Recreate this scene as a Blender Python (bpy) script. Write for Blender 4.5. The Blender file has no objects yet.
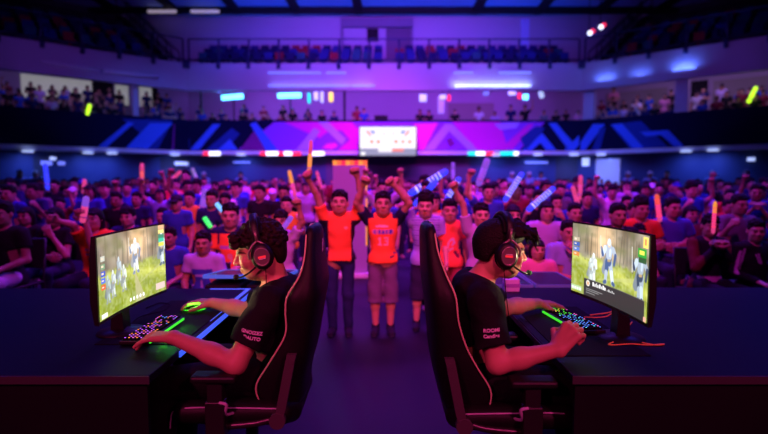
import bpy, bmesh, math, random
import numpy as np
from mathutils import Vector, Matrix

random.seed(11)
RNG = np.random.default_rng(7)
C = bpy.context.scene.collection
SC = bpy.context.scene

# ---------------------------------------------------------------- camera
CAM_H = 1.5
FPX = 500.0
TILT = math.atan(37.0 / FPX)
cam_d = bpy.data.cameras.new('camera')
cam = bpy.data.objects.new('camera', cam_d)
C.objects.link(cam)
cam.location = (0, 0, CAM_H)
cam.rotation_euler = (math.pi / 2 - TILT, 0, 0)
cam_d.sensor_width = 36.0
cam_d.lens = 36.0 * FPX / 768.0
cam_d.clip_end = 200
cam_d.dof.use_dof = True
cam_d.dof.focus_distance = 2.3
cam_d.dof.aperture_fstop = 1.2
SC.camera = cam

# ---------------------------------------------------------------- world, exposure
w = bpy.data.worlds.new('dark_hall')
SC.world = w
w.use_nodes = True
w.node_tree.nodes['Background'].inputs[0].default_value = (0.03, 0.02, 0.16, 1)
w.node_tree.nodes['Background'].inputs[1].default_value = 0.02
SC.view_settings.view_transform = 'Standard'
SC.view_settings.look = 'None'
SC.view_settings.gamma = 1
SC.view_settings.exposure = 0.0
SC.view_settings.use_curve_mapping = False
SC.cycles.use_denoising = True
SC.cycles.max_bounces = 5
SC.cycles.sample_clamp_indirect = 4.0


def area(name, loc, aim, col, power, sx=1.0, sy=1.0, spread=180):
    d = bpy.data.lights.new(name, 'AREA')
    d.shape = 'RECTANGLE'
    d.size = sx
    d.size_y = sy
    d.color = col
    d.energy = power
    d.spread = math.radians(spread)
    o = bpy.data.objects.new(name, d)
    C.objects.link(o)
    o.location = loc
    v = Vector(aim) - Vector(loc)
    o.rotation_euler = v.to_track_quat('-Z', 'Y').to_euler()
    return o


def spot(name, loc, aim, col, power, angle=60, blend=0.6, r=0.1):
    d = bpy.data.lights.new(name, 'SPOT')
    d.color = col
    d.energy = power
    d.spot_size = math.radians(angle)
    d.spot_blend = blend
    d.shadow_soft_size = r
    o = bpy.data.objects.new(name, d)
    C.objects.link(o)
    o.location = loc
    v = Vector(aim) - Vector(loc)
    o.rotation_euler = v.to_track_quat('-Z', 'Y').to_euler()
    return o


#LIGHTS#
# stage wash from the truss over the players, aimed at the audience
spot('stage_wash_front', (0.0, -4.0, 7.0), (0, 6.3, 0.8), (1.0, 0.11, 0.22), 2700, 34, 1.0, 0.3)
spot('player_wash_left', (-2.6, -2.2, 3.6), (-0.7, 2.2, 0.8), (1.0, 0.05, 0.27), 600, 34, 0.9, 0.15)
spot('player_wash_right', (2.6, -2.2, 3.6), (0.65, 2.2, 0.8), (1.0, 0.05, 0.27), 600, 34, 0.9, 0.15)
spot('stage_wash_pink', (0.0, 0.5, 7.5), (0, 9.5, 1.2), (0.80, 0.02, 0.60), 3100, 80, 1.0, 0.4)
# hall lighting over the floor crowd
area('crowd_violet', (0, 9.5, 8.5), (0, 11.0, 0), (0.42, 0.02, 1.0), 1150, 8, 3, 105)
area('crowd_blue_left', (-9, 8, 8.5), (-6.5, 8.5, 0), (0.05, 0.05, 1.0), 190, 5, 4, 110)
area('crowd_blue_right', (9, 8, 8.5), (6.5, 8.5, 0), (0.05, 0.05, 1.0), 340, 5, 4, 110)
area('rim_violet', (0, 8.0, 6.2), (0, 4.0, 0.6), (0.20, 0.07, 1.0), 60, 4, 1.0, 100)
area('far_crowd_magenta', (0, 13.5, 9.3), (0, 19, 1.2), (0.65, 0.03, 1.0), 900, 8, 2, 85)
# wall and ceiling washes
area('wall_violet', (0, 16.5, 10.3), (0, 27, 7.6), (0.40, 0.05, 1.0), 400, 11, 1.0, 75)
spot('fascia_violet_left', (-10.5, 11, 5.0), (-13.0, 22.3, 6.5), (0.36, 0.10, 1.0), 620, 42, 1.0, 0.05)
spot('fascia_violet_right', (10.5, 11, 5.0), (13.0, 22.3, 6.5), (0.36, 0.10, 1.0), 620, 42, 1.0, 0.05)
spot('banner_magenta', (0, 15, 10.3), (0, 25, 3.7), (1.0, 0.12, 0.92), 2700, 38, 0.9, 0.4)
spot('banner_blue_left', (-6, 14, 10.3), (-9.6, 24.6, 3.7), (0.12, 0.2, 1.0), 560, 30, 1.0, 0.4)
spot('banner_blue_right', (6, 14, 10.3), (10.0, 24.4, 3.7), (0.12, 0.2, 1.0), 850, 34, 1.0, 0.4)
area('low_wall_blue', (0, 19.0, 7.0), (0, 25, 1.6), (0.10, 0.16, 1.0), 420, 22, 0.6, 100)
area('ceiling_blue', (0, 21, 6.0), (0, 26.5, 10.7), (0.02, 0.10, 1.0), 280, 18, 1.0, 70)
area('tier_violet', (0, 26.2, 6.9), (0, 28.6, 4.6), (0.40, 0.06, 1.0), 520, 16, 0.5, 160)
area('tier_left', (-14.2, 21.8, 6.85), (-15.8, 23.4, 4.6), (0.34, 0.16, 0.7), 50, 8, 0.4, 160)
area('tier_right', (14.2, 21.8, 6.85), (15.8, 23.4, 4.6), (0.45, 0.22, 0.7), 120, 8, 0.4, 160)
# added spots that strengthen the game screens' glow on the players' faces
spot('screen_fill_left', (-1.20, 2.44, 1.07), (-0.62, 2.35, 1.12), (1.0, 0.70, 0.34), 22, 70, 1.0, 0.0)
spot('screen_fill_right', (1.03, 2.37, 1.09), (0.60, 2.30, 1.14), (1.0, 0.74, 0.40), 10, 70, 1.0, 0.0)
#ENDLIGHTS#


# ---------------------------------------------------------------- picture -> place
def ray(px, py):
    dx, dy = (px - 384.0) / FPX, (217.0 - py) / FPX
    ct, st = math.cos(TILT), math.sin(TILT)
    return Vector((dx, ct + dy * st, -st + dy * ct))


def atY(px, py, Y):
    r = ray(px, py)
    return Vector((0, 0, CAM_H)) + r * (Y / r.y)


def atZ(px, py, z):
    r = ray(px, py)
    return Vector((0, 0, CAM_H)) + r * ((z - CAM_H) / r.z)


# ---------------------------------------------------------------- materials
MATS = {}


def mat(name, col, rough=0.6, metal=0.0, emit=None, es=1.0, noise=0.0, nscale=20.0, bump=0.0, spec=0.5, coat=0.0):
    if name in MATS:
        return MATS[name]
    m = bpy.data.materials.new(name)
    m.use_nodes = True
    nt = m.node_tree
    b = nt.nodes['Principled BSDF']
    b.inputs['Base Color'].default_value = (*col, 1)
    b.inputs['Roughness'].default_value = rough
    b.inputs['Metallic'].default_value = metal
    b.inputs['Specular IOR Level'].default_value = spec
    b.inputs['Coat Weight'].default_value = coat
    if emit:
        b.inputs['Emission Color'].default_value = (*emit, 1)
        b.inputs['Emission Strength'].default_value = es
    if noise or bump:
        tc = nt.nodes.new('ShaderNodeTexCoord')
        n = nt.nodes.new('ShaderNodeTexNoise')
        n.inputs['Scale'].default_value = nscale
        n.inputs['Detail'].default_value = 5
        nt.links.new(tc.outputs['Object'], n.inputs['Vector'])
        if noise:
            mx = nt.nodes.new('ShaderNodeMix')
            mx.data_type = 'RGBA'
            mx.inputs['A'].default_value = (*[c * (1 - noise) for c in col], 1)
            mx.inputs['B'].default_value = (*[min(1, c * (1 + noise)) for c in col], 1)
            nt.links.new(n.outputs['Fac'], mx.inputs['Factor'])
            nt.links.new(mx.outputs['Result'], b.inputs['Base Color'])
        if bump:
            bp = nt.nodes.new('ShaderNodeBump')
            bp.inputs['Strength'].default_value = bump
            bp.inputs['Distance'].default_value = 0.01
            nt.links.new(n.outputs['Fac'], bp.inputs['Height'])
            nt.links.new(bp.outputs['Normal'], b.inputs['Normal'])
    MATS[name] = m
    return m


def tinted(name, rough=0.7, sss=0.0, nscale=60.0, bump=0.15, spec=0.35):
    """own colour of the object times the painted pattern of the mesh"""
    m = bpy.data.materials.new(name)
    m.use_nodes = True
    nt = m.node_tree
    b = nt.nodes['Principled BSDF']
    b.inputs['Roughness'].default_value = rough
    b.inputs['Specular IOR Level'].default_value = spec
    oi = nt.nodes.new('ShaderNodeObjectInfo')
    at = nt.nodes.new('ShaderNodeAttribute')
    at.attribute_name = 'Col'
    mx = nt.nodes.new('ShaderNodeMix')
    mx.data_type = 'RGBA'
    mx.blend_type = 'MULTIPLY'
    mx.inputs['Factor'].default_value = 1
    nt.links.new(oi.outputs['Color'], mx.inputs['A'])
    nt.links.new(at.outputs['Color'], mx.inputs['B'])
    nt.links.new(mx.outputs['Result'], b.inputs['Base Color'])
    tc = nt.nodes.new('ShaderNodeTexCoord')
    n = nt.nodes.new('ShaderNodeTexNoise')
    n.inputs['Scale'].default_value = nscale
    nt.links.new(tc.outputs['Object'], n.inputs['Vector'])
    bp = nt.nodes.new('ShaderNodeBump')
    bp.inputs['Strength'].default_value = bump
    bp.inputs['Distance'].default_value = 0.01
    nt.links.new(n.outputs['Fac'], bp.inputs['Height'])
    nt.links.new(bp.outputs['Normal'], b.inputs['Normal'])
    if sss:
        b.inputs['Subsurface Weight'].default_value = sss
        b.inputs['Subsurface Radius'].default_value = (0.02, 0.007, 0.004)
    MATS[name] = m
    return m


def screen_mat(name, strength):
    m = bpy.data.materials.new(name)
    m.use_nodes = True
    nt = m.node_tree
    b = nt.nodes['Principled BSDF']
    b.inputs['Base Color'].default_value = (0.01, 0.01, 0.01, 1)
    b.inputs['Roughness'].default_value = 0.35
    at = nt.nodes.new('ShaderNodeAttribute')
    at.attribute_name = 'Col'
    nt.links.new(at.outputs['Color'], b.inputs['Emission Color'])
    b.inputs['Emission Strength'].default_value = strength
    MATS[name] = m
    return m


M_SKIN = tinted('skin', 0.5, 0.0, 90, 0.05, 0.4)
M_CLOTH = tinted('cloth', 0.85, 0.0, 35, 0.35, 0.2)
M_HAIR = tinted('hair', 0.6, 0.0, 120, 0.6, 0.15)


# ---------------------------------------------------------------- object helpers
def tag(o, label=None, cat=None, group=None, kind=None):
    if label:
        o['label'] = label
    if cat:
        o['category'] = cat
    if group:
        o['group'] = group
    if kind:
        o['kind'] = kind
    return o


def link(name, me, parent=None, loc=None):
    o = bpy.data.objects.new(name, me)
    C.objects.link(o)
    if parent is not None:
        o.parent = parent
    if loc is not None:
        o.location = loc
    return o


def thing(name, label, cat, loc=(0, 0, 0), rotz=0, group=None):
    o = bpy.data.objects.new(name, None)
    C.objects.link(o)
    o.empty_display_size = 0.1
    o.location = loc
    o.rotation_euler = (0, 0, rotz)
    return tag(o, label, cat, group)


class MB:
    """collects simple solids and links them as one mesh object"""

    def __init__(s):
        s.bm = bmesh.new()

    def box(s, x0, x1, y0, y1, z0, z1, mi=0, M=None, bev=0.0):
        vs = [s.bm.verts.new((x, y, z)) for x in (x0, x1) for y in (y0, y1) for z in (z0, z1)]
        fs = [(0, 1, 3, 2), (4, 6, 7, 5), (0, 4, 5, 1), (2, 3, 7, 6), (0, 2, 6, 4), (1, 5, 7, 3)]
        faces = []
        for f in fs:
            q = s.bm.faces.new([vs[i] for i in f])
            q.material_index = mi
            faces.append(q)
        if bev:
            es = list({e for f in faces for e in f.edges})
            r = bmesh.ops.bevel(s.bm, geom=es, offset=bev, segments=2, affect='EDGES', profile=0.5)
            vs = list({v for f in r['faces'] for v in f.verts} | {v for v in vs if v.is_valid})
            for f in r['faces']:
                f.material_index = mi
        if M is not None:
            for v in vs:
                v.co = M @ v.co
        return s

    def tube(s, pts, r, n=8, mi=0, closed=False, radii=None):
        pts = [Vector(p) for p in pts]
        rings = []
        up = None
        for i, p in enumerate(pts):
            if closed:
                t = pts[(i + 1) % len(pts)] - pts[i - 1]
            else:
                t = pts[min(i + 1, len(pts) - 1)] - pts[max(i - 1, 0)]
            t.normalize()
            if up is None:
                up = Vector((0, 0, 1)) if abs(t.z) < 0.9 else Vector((1, 0, 0))
            a = up - t * up.dot(t)
            if a.length < 1e-4:
                a = t.orthogonal()
            a.normalize()
            up = a
            b = t.cross(a)
            rr = radii[i] if radii else r
            rings.append([s.bm.verts.new(p + (a * math.cos(2 * math.pi * k / n) + b * math.sin(2 * math.pi * k / n)) * rr) for k in range(n)])
        m = len(rings)
        for i in range(m if closed else m - 1):
            A, B = rings[i], rings[(i + 1) % m]
            for k in range(n):
                f = s.bm.faces.new((A[k], A[(k + 1) % n], B[(k + 1) % n], B[k]))
                f.material_index = mi
                f.smooth = True
        if not closed:
            s.bm.faces.new(rings[0][::-1]).material_index = mi
            s.bm.faces.new(rings[-1]).material_index = mi
        return s

    def loft(s, rings, mi=0, cap=True, smooth=True):
        R = [[s.bm.verts.new(p) for p in r] for r in rings]
        n = len(R[0])
        for A, B in zip(R, R[1:]):
            for k in range(n):
                f = s.bm.faces.new((A[k], A[(k + 1) % n], B[(k + 1) % n], B[k]))
                f.material_index = mi
                f.smooth = smooth
        if cap:
            s.bm.faces.new(R[0][::-1]).material_index = mi
            s.bm.faces.new(R[-1]).material_index = mi
        return s

    def lathe(s, prof, M=None, n=24, mi=0):
        """prof: list of (radius, height) about local z"""
        M = M or Matrix()
        rings = [[M @ Vector((max(r, 1e-4) * math.cos(2 * math.pi * k / n), max(r, 1e-4) * math.sin(2 * math.pi * k / n), h)) for k in range(n)] for r, h in prof]
        return s.loft(rings, mi)

    def prism(s, pts, d, mi=0):
        """flat polygon pts (3D) pushed along vector d"""
        d = Vector(d)
        A = [s.bm.verts.new(Vector(p)) for p in pts]
        B = [s.bm.verts.new(Vector(p) + d) for p in pts]
        n = len(A)
        s.bm.faces.new(A).material_index = mi
        s.bm.faces.new(B[::-1]).material_index = mi
        for k in range(n):
            s.bm.faces.new((A[k], B[k], B[(k + 1) % n], A[(k + 1) % n])).material_index = mi
        return s

    def build(s, name, mats, parent=None, loc=None, smooth=None, label=None):
        bmesh.ops.recalc_face_normals(s.bm, faces=s.bm.faces)
        me = bpy.data.meshes.new(name)
        s.bm.to_mesh(me)
        s.bm.free()
        for m in (mats if isinstance(mats, (list, tuple)) else [mats]):
            me.materials.append(m)
        if smooth:
            for p in me.polygons:
                p.use_smooth = True
        o = link(name, me, parent, loc)
        if label:
            o['label'] = label
        return o


def struct(o):
    o['kind'] = 'structure'
    return o


def smooth_path(pts, n=8):
    """Catmull-Rom through the points"""
    P = [Vector(p) for p in pts]
    P = [P[0] * 2 - P[1]] + P + [P[-1] * 2 - P[-2]]
    out = []
    for i in range(1, len(P) - 2):
        for k in range(n):
            t = k / n
            a, b, c, d = P[i - 1], P[i], P[i + 1], P[i + 2]
            out.append(0.5 * ((2 * b) + (c - a) * t + (2 * a - 5 * b + 4 * c - d) * t * t + (3 * b - a - 3 * c + d) * t ** 3))
    out.append(P[-2])
    return out


def text_mesh(txt, size, bold=0.0):
    cu = bpy.data.curves.new('lettering', 'FONT')
    cu.body = txt
    cu.size = size
    cu.align_x = 'CENTER'
    cu.align_y = 'CENTER'
    cu.extrude = 0.0012
    cu.offset = bold
    o = bpy.data.objects.new('lettering', cu)
    C.objects.link(o)
    dg = bpy.context.evaluated_depsgraph_get()
    me = bpy.data.meshes.new_from_object(o.evaluated_get(dg))
    bpy.data.objects.remove(o)
    bpy.data.curves.remove(cu)
    return me


# ---------------------------------------------------------------- organic shapes: distance fields -> one continuous mesh
class Field:
    def __init__(s, lo, hi, h):
        s.h = h
        s.lo = np.array(lo, np.float32) - 2 * h
        n = np.ceil((np.array(hi) + 2 * h - s.lo) / h).astype(int) + 1
        s.A = np.full(tuple(n), 1.0, np.float32)

    def _win(s, lo, hi):
        i0 = np.maximum(np.floor((np.array(lo) - s.lo) / s.h).astype(int), 0)
        i1 = np.minimum(np.ceil((np.array(hi) - s.lo) / s.h).astype(int) + 1, s.A.shape)
        if np.any(i1 <= i0):
            return None, None
        ax = [s.lo[k] + s.h * np.arange(i0[k], i1[k], dtype=np.float32) for k in range(3)]
        return tuple(slice(i0[k], i1[k]) for k in range(3)), np.meshgrid(*ax, indexing='ij', sparse=True)

    def _put(s, sl, d, k, sub=False):
        a = s.A[sl]
        d = d.astype(np.float32)
        if sub:
            if k > 0:
                hh = np.maximum(k - np.abs(a + d), 0) / k
                s.A[sl] = np.maximum(a, -d) + hh * hh * k * 0.25
            else:
                s.A[sl] = np.maximum(a, -d)
        elif k > 0:
            hh = np.maximum(k - np.abs(a - d), 0) / k
            s.A[sl] = np.minimum(a, d) - hh * hh * k * 0.25
        else:
            s.A[sl] = np.minimum(a, d)

    def cap(s, a, b, ra, rb, k=0.02, flat=False, sub=False):
        a, b = np.array(a, float), np.array(b, float)
        m = max(ra, rb) + k + 3 * s.h
        sl, g = s._win(np.minimum(a, b) - m, np.maximum(a, b) + m)
        if sl is None:
            return s
        v = b - a
        L2 = max(float(v @ v), 1e-9)
        p = [g[i] - a[i] for i in range(3)]
        t = (p[0] * v[0] + p[1] * v[1] + p[2] * v[2]) / L2
        if flat:
            L = math.sqrt(L2)
            q = sum((p[i] - t * v[i]) ** 2 for i in range(3))
            tc = np.clip(t, 0, 1)
            d = np.maximum(np.sqrt(q) - (ra + (rb - ra) * tc), (np.abs(t - 0.5) - 0.5) * L)
        else:
            t = np.clip(t, 0, 1)
            q = sum((p[i] - t * v[i]) ** 2 for i in range(3))
            d = np.sqrt(q) - (ra + (rb - ra) * t)
        s._put(sl, d, k, sub)
        return s

    def ell(s, c, r, M=None, k=0.02, sub=False):
        c, r = np.array(c, float), np.array(r, float)
        m = r.max() + k + 3 * s.h
        sl, g = s._win(c - m, c + m)
        if sl is None:
            return s
        p = [g[i] - c[i] for i in range(3)]
        if M is not None:
            R = np.array(M)[:3, :3]
            p = [p[0] * R[0, j] + p[1] * R[1, j] + p[2] * R[2, j] for j in range(3)]
        k0 = np.sqrt(sum((p[i] / r[i]) ** 2 for i in range(3)))
        k1 = np.sqrt(sum((p[i] / r[i] ** 2) ** 2 for i in range(3))) + 1e-6
        s._put(sl, k0 * (k0 - 1) / k1, k, sub)
        return s

    def box(s, c, r, M=None, rad=0.0, k=0.0, sub=False):
        c, r = np.array(c, float), np.array(r, float)
        m = float(np.linalg.norm(r)) + k + 3 * s.h
        sl, g = s._win(c - m, c + m)
        if sl is None:
            return s
        p = [g[i] - c[i] for i in range(3)]
        if M is not None:
            R = np.array(M)[:3, :3]
            p = [p[0] * R[0, j] + p[1] * R[1, j] + p[2] * R[2, j] for j in range(3)]
        q = [np.abs(p[i]) - (r[i] - rad) for i in range(3)]
        d = np.sqrt(sum(np.maximum(x, 0) ** 2 for x in q)) + np.minimum(np.maximum(np.maximum(q[0], q[1]), q[2]), 0) - rad
        s._put(sl, np.broadcast_to(d, s.A[sl].shape), k, sub)
        return s

    def half(s, n, d):
        """keep n.p < d"""
        g = [s.lo[k] + s.h * np.arange(s.A.shape[k], dtype=np.float32) for k in range(3)]
        X = np.meshgrid(*g, indexing='ij', sparse=True)
        s.A = np.maximum(s.A, (n[0] * X[0] + n[1] * X[1] + n[2] * X[2] - d).astype(np.float32))
        return s

    def ripple(s, amp, freq, seed=0):
        g = [s.lo[k] + s.h * np.arange(s.A.shape[k], dtype=np.float32) for k in range(3)]
        X = np.meshgrid(*g, indexing='ij', sparse=True)
        r = np.random.default_rng(seed)
        acc = 0
        for _ in range(4):
            d = r.normal(size=3)
            d /= np.linalg.norm(d)
            acc = acc + np.sin(freq * r.uniform(0.7, 1.6) * (d[0] * X[0] + d[1] * X[1] + d[2] * X[2]) + r.uniform(0, 6))
        s.A = s.A + (amp * 0.5 * acc).astype(np.float32)
        return s

    def arrays(s):
        A = s.A
        ins = A < 0
        c = np.zeros(tuple(x - 1 for x in A.shape), np.int8)
        corners = [(i, j, k) for i in (0, 1) for j in (0, 1) for k in (0, 1)]
        N = c.shape
        for i, j, k in corners:
            c += ins[i:i + N[0], j:j + N[1], k:k + N[2]]
        act = (c > 0) & (c < 8)
        idx = np.argwhere(act)
        vals = np.stack([A[idx[:, 0] + i, idx[:, 1] + j, idx[:, 2] + k] for i, j, k in corners], 1)
        cor = np.array(corners, float)
        acc = np.zeros((len(idx), 3))
        cnt = np.zeros(len(idx))
        for a in range(8):
            for b in range(a + 1, 8):
                if np.abs(cor[a] - cor[b]).sum() != 1:
                    continue
                va, vb = vals[:, a], vals[:, b]
                x = (va < 0) != (vb < 0)
                t = np.where(x, va / np.where(x, va - vb, 1), 0)
                acc += np.where(x[:, None], cor[a] + (cor[b] - cor[a]) * t[:, None], 0)
                cnt += x
        V = s.lo + s.h * (idx + acc / cnt[:, None])
        vid = np.full(N, -1, np.int32)
        vid[tuple(idx.T)] = np.arange(len(idx))
        F = []
        for ax in range(3):
            o1, o2 = [(1, 2), (2, 0), (0, 1)][ax]
            sl0 = [slice(1, -1)] * 3
            sl1 = [slice(1, -1)] * 3
            sl0[ax] = slice(0, -1)
            sl1[ax] = slice(1, None)
            s0, s1 = ins[tuple(sl0)], ins[tuple(sl1)]
            for sgn, msk in ((0, s0 & ~s1), (1, ~s0 & s1)):
                e = np.argwhere(msk)
                if not len(e):
                    continue
                base = e.copy()
                base[:, o1] += 1
                base[:, o2] += 1
                q = []
                for d1, d2 in ((-1, -1), (0, -1), (0, 0), (-1, 0)):
                    z = base.copy()
                    z[:, o1] += d1
                    z[:, o2] += d2
                    q.append(vid[tuple(z.T)])
                q = np.stack(q, 1)
                F.append(q if sgn == 0 else q[:, ::-1])
        return V.astype(np.float32), np.concatenate(F) if F else np.zeros((0, 4), int)

    def mesh(s, name, m, paint=None):
        V, F = s.arrays()
        return mesh_np(name, V, F, m, paint(V) if paint else None)


def mesh_np(name, V, F, m, col=None):
    me = bpy.data.meshes.new(name)
    me.vertices.add(len(V))
    me.vertices.foreach_set('co', V.astype(np.float32).ravel())
    me.loops.add(F.size)
    me.loops.foreach_set('vertex_index', F.astype(np.int32).ravel())
    me.polygons.add(len(F))
    me.polygons.foreach_set('loop_start', np.arange(0, F.size, F.shape[1], dtype=np.int32))
    me.polygons.foreach_set('use_smooth', np.ones(len(F), bool))
    me.update(calc_edges=True)
    me.validate()
    at = me.color_attributes.new('Col', 'FLOAT_COLOR', 'POINT')
    if col is None:
        col = np.ones((len(V), 3))
    c4 = np.concatenate([col, np.ones((len(V), 1))], 1).astype(np.float32)
    at.data.foreach_set('color', c4.ravel())
    me.materials.append(m)
    return me


def frame(fwd, up=(0, 0, 1)):
    """head frame: columns are right(x), back(y), up(z); forward is -y"""
    f = Vector(fwd).normalized()
    x = f.cross(Vector(up)).normalized() * -1
    z = x.cross(-f).normalized()
    z = Vector(np.cross(np.array(x), np.array(-f)))
    return Matrix((x, -f, z)).transposed()


def head_prims(F, c, R, s, k=0.012, ears=True):
    """a human head about 0.23*s tall, centre c, R columns right/back/up"""
    R = np.array(R)
    c = np.array(c, float)
    P = lambda x, y, z: c + R @ np.array((x, y, z)) * s
    E = lambda p, r, kk=k: F.ell(P(*p), np.array(r) * s, R, kk * s)
    F.ell(P(0, 0.012, 0.03), np.array((0.074, 0.094, 0.085)) * s, R, 0.01 * s)
    E((0, -0.028, -0.02), (0.062, 0.068, 0.085), 0.03)
    E((0, -0.05, -0.078), (0.034, 0.035, 0.03), 0.035)
    E((0.043, -0.005, -0.06), (0.022, 0.045, 0.04), 0.03)
    E((-0.043, -0.005, -0.06), (0.022, 0.045, 0.04), 0.03)
    E((0, -0.083, 0.022), (0.045, 0.014, 0.014), 0.02)
    F.cap(P(0, -0.092, 0.012), P(0, -0.112, -0.024), 0.008 * s, 0.0125 * s, 0.012 * s)
    E((0.012, -0.1, -0.028), (0.009, 0.011, 0.008), 0.008)
    E((-0.012, -0.1, -0.028), (0.009, 0.011, 0.008), 0.008)
    for sx in (-1, 1):
        F.ell(P(0.03 * sx, -0.102, 0.002), np.array((0.019, 0.018, 0.013)) * s, R, 0.008 * s, True)
        E((0.03 * sx, -0.079, 0.001), (0.0135, 0.012, 0.0125), 0.003)
        E((0.04 * sx, -0.072, -0.025), (0.02, 0.018, 0.02), 0.02)
        if ears:
            E((0.078 * sx, 0.012, -0.008), (0.011, 0.02, 0.032), 0.006)
    E((0, -0.092, -0.055), (0.022, 0.011, 0.0065), 0.005)
    E((0, -0.09, -0.067), (0.019, 0.011, 0.007), 0.004)


def face_paint(c, R, s, beard=False):
    R = np.array(R)
    c = np.array(c, float)

    def f(V, col):
        L = ((V - c) @ R) / s
        x, y, z = np.abs(L[:, 0]), L[:, 1], L[:, 2]
        front = y < -0.05
        eye = front & (((x - 0.03) / 0.017) ** 2 + ((z - 0.001) / 0.0085) ** 2 < 1)
        col[eye] = (0.10, 0.07, 0.06)
        brow = front & (((x - 0.033) / 0.026) ** 2 + ((z - 0.023 + 1.5 * (x - 0.033) ** 2 * 10) / 0.0065) ** 2 < 1)
        col[brow] = (0.12, 0.08, 0.07)
        lip = (y < -0.07) & ((x / 0.026) ** 2 + ((z + 0.061) / 0.0105) ** 2 < 1)
        col[lip] = col[lip] * (0.75, 0.42, 0.42)
        return col
    return f


def hand_prims(F, w, d, n, side, s=1.0, curl=0.5, k=0.006, spread=0.0, thumb=0.5, curls=None):
    """w wrist, d pointing to the fingers, n where the palm faces, side=+-1 which way the thumb lies along d x n"""
    w = np.array(w, float)
    d = np.array(d, float)
    d /= np.linalg.norm(d)
    n = np.array(n, float)
    n -= d * (n @ d)
    n /= np.linalg.norm(n)
    x = np.cross(d, n) * side
    L = 0.088 * s
    for a, t in ((-0.022, 0.9), (0.0, 1.0), (0.022, 1.0)):
        F.cap(w + x * a * 0.6 * s, w + d * L * t + x * a * 1.25 * s, 0.017 * s, 0.0125 * s, 0.016 * s)
    bases = (0.033, 0.0115, -0.0105, -0.031)
    lens = ((0.04, 0.025, 0.02), (0.044, 0.029, 0.021), (0.041, 0.027, 0.02), (0.032, 0.02, 0.018))
    tips = []
    for i in range(4):
        cu = curls[i] if curls else curl
        p = w + d * L * (0.97, 1.02, 0.99, 0.9)[i] + x * bases[i] * s
        ang = 0.0
        dd = d + x * spread * (1.5, 0.5, -0.5, -1.5)[i]
        dd /= np.linalg.norm(dd)
        r = (0.0098, 0.0102, 0.0096, 0.0085)[i] * s
        for j, l in enumerate(lens[i]):
            ang += cu * (1.0, 1.15, 0.8)[j]
            q = p + (dd * math.cos(ang) + n * math.sin(ang)) * l * s
            F.cap(p, q, r * (1 - 0.06 * j), r * (1 - 0.06 * (j + 1)), k * s)
            p = q
        tips.append(p)
    p = w + d * 0.022 * s + x * 0.022 * s + n * 0.006 * s
    a = d * 0.62 + x * 0.72 + n * 0.25
    a /= np.linalg.norm(a)
    q = p + a * 0.045 * s
    F.cap(p, q, 0.0165 * s, 0.0115 * s, 0.012 * s)
    b = d * (0.9 - 0.3 * thumb) + x * (0.35 - 0.9 * thumb) + n * (0.2 + 0.6 * thumb)
    b /= np.linalg.norm(b)
    r2 = q + b * 0.032 * s
    F.cap(q, r2, 0.0112 * s, 0.0105 * s, k * s)
    c2 = b * 0.8 + n * 0.2 * thumb + d * 0.2
    c2 /= np.linalg.norm(c2)
    F.cap(r2, r2 + c2 * 0.024 * s, 0.0105 * s, 0.009 * s, k * s)
    return tips


# ================================================================ THE HALL
CX = 9.7
SEG = {
    'back': (Vector((-CX, 25, 0)), Vector((1, 0, 0)), Vector((0, -1, 0)), 2 * CX),
    'left': (Vector((-CX, 25, 0)), Vector((-0.7563, -0.6543, 0)), Vector((0.6543, -0.7563, 0)), 19.0),
    'right': (Vector((CX, 25, 0)), Vector((0.7563, -0.6543, 0)), Vector((-0.6543, -0.7563, 0)), 19.0),
}


def sp(seg, a, n, z):
    O, u, nn, L = SEG[seg]
    return O + u * a + nn * n + Vector((0, 0, z))


def segbox(mb, seg, a0, a1, n0, n1, z0, z1, mi=0, miter=True):
    """box along a wall segment: a along it, n towards the hall"""
    L = SEG[seg][3]
    T = 0.373

    def A(a, n):
        if not miter:
            return a
        if a <= 0:
            return a + T * n
        if seg == 'back' and a >= L:
            return a - T * n
        return a
    lo = [sp(seg, A(a, n), n, z0) for a, n in ((a0, n0), (a1, n0), (a1, n1), (a0, n1))]
    mb.prism(lo, (0, 0, z1 - z0), mi)
    return mb


def onwall(px, py, off=0.0):
    r = ray(px, py)
    cam0 = Vector((0, 0, CAM_H))
    for seg in ('back', 'left', 'right'):
        O, u, n, L = SEG[seg]
        t = (O + n * off - cam0).dot(n) / r.dot(n)
        p = cam0 + r * t
        a = (p - O).dot(u)
        if seg == 'back' and not (0.373 * off <= a <= L - 0.373 * off):
            continue
        if seg != 'back' and not (-0.5 <= a <= 19):
            continue
        return seg, a, p
    return 'none', 0, p


M_FLOOR = mat('hall_floor', (0.010, 0.010, 0.024), 0.5, noise=0.25, nscale=1.5, bump=0.03, spec=0.25)
M_PLASTER = mat('painted_plaster', (0.42, 0.38, 0.50), 0.85, noise=0.06, nscale=0.6)
M_LOWWALL = mat('grey_wall_panels', (0.03, 0.05, 0.16), 0.6, noise=0.1, nscale=0.5)
M_DARKWALL = mat('dark_wall', (0.05, 0.05, 0.07), 0.8)
M_STEEL = mat('silver_trim', (0.75, 0.8, 0.95), 0.5)
M_BLACK = mat('black_paint', (0.008, 0.008, 0.012), 0.6, spec=0.15)
M_CONC = mat('concrete', (0.28, 0.27, 0.3), 0.85, noise=0.15, nscale=1.2)
M_ROOF = mat('roof_panel', (0.35, 0.5, 0.9), 0.6, noise=0.2, nscale=0.25)

struct(MB().box(-32, 32, -6, 34, -0.25, 0).build('floor', M_FLOOR))
struct(MB().box(-32, 32, -6, 34, 10.75, 11.0).build('ceiling', M_ROOF))

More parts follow.
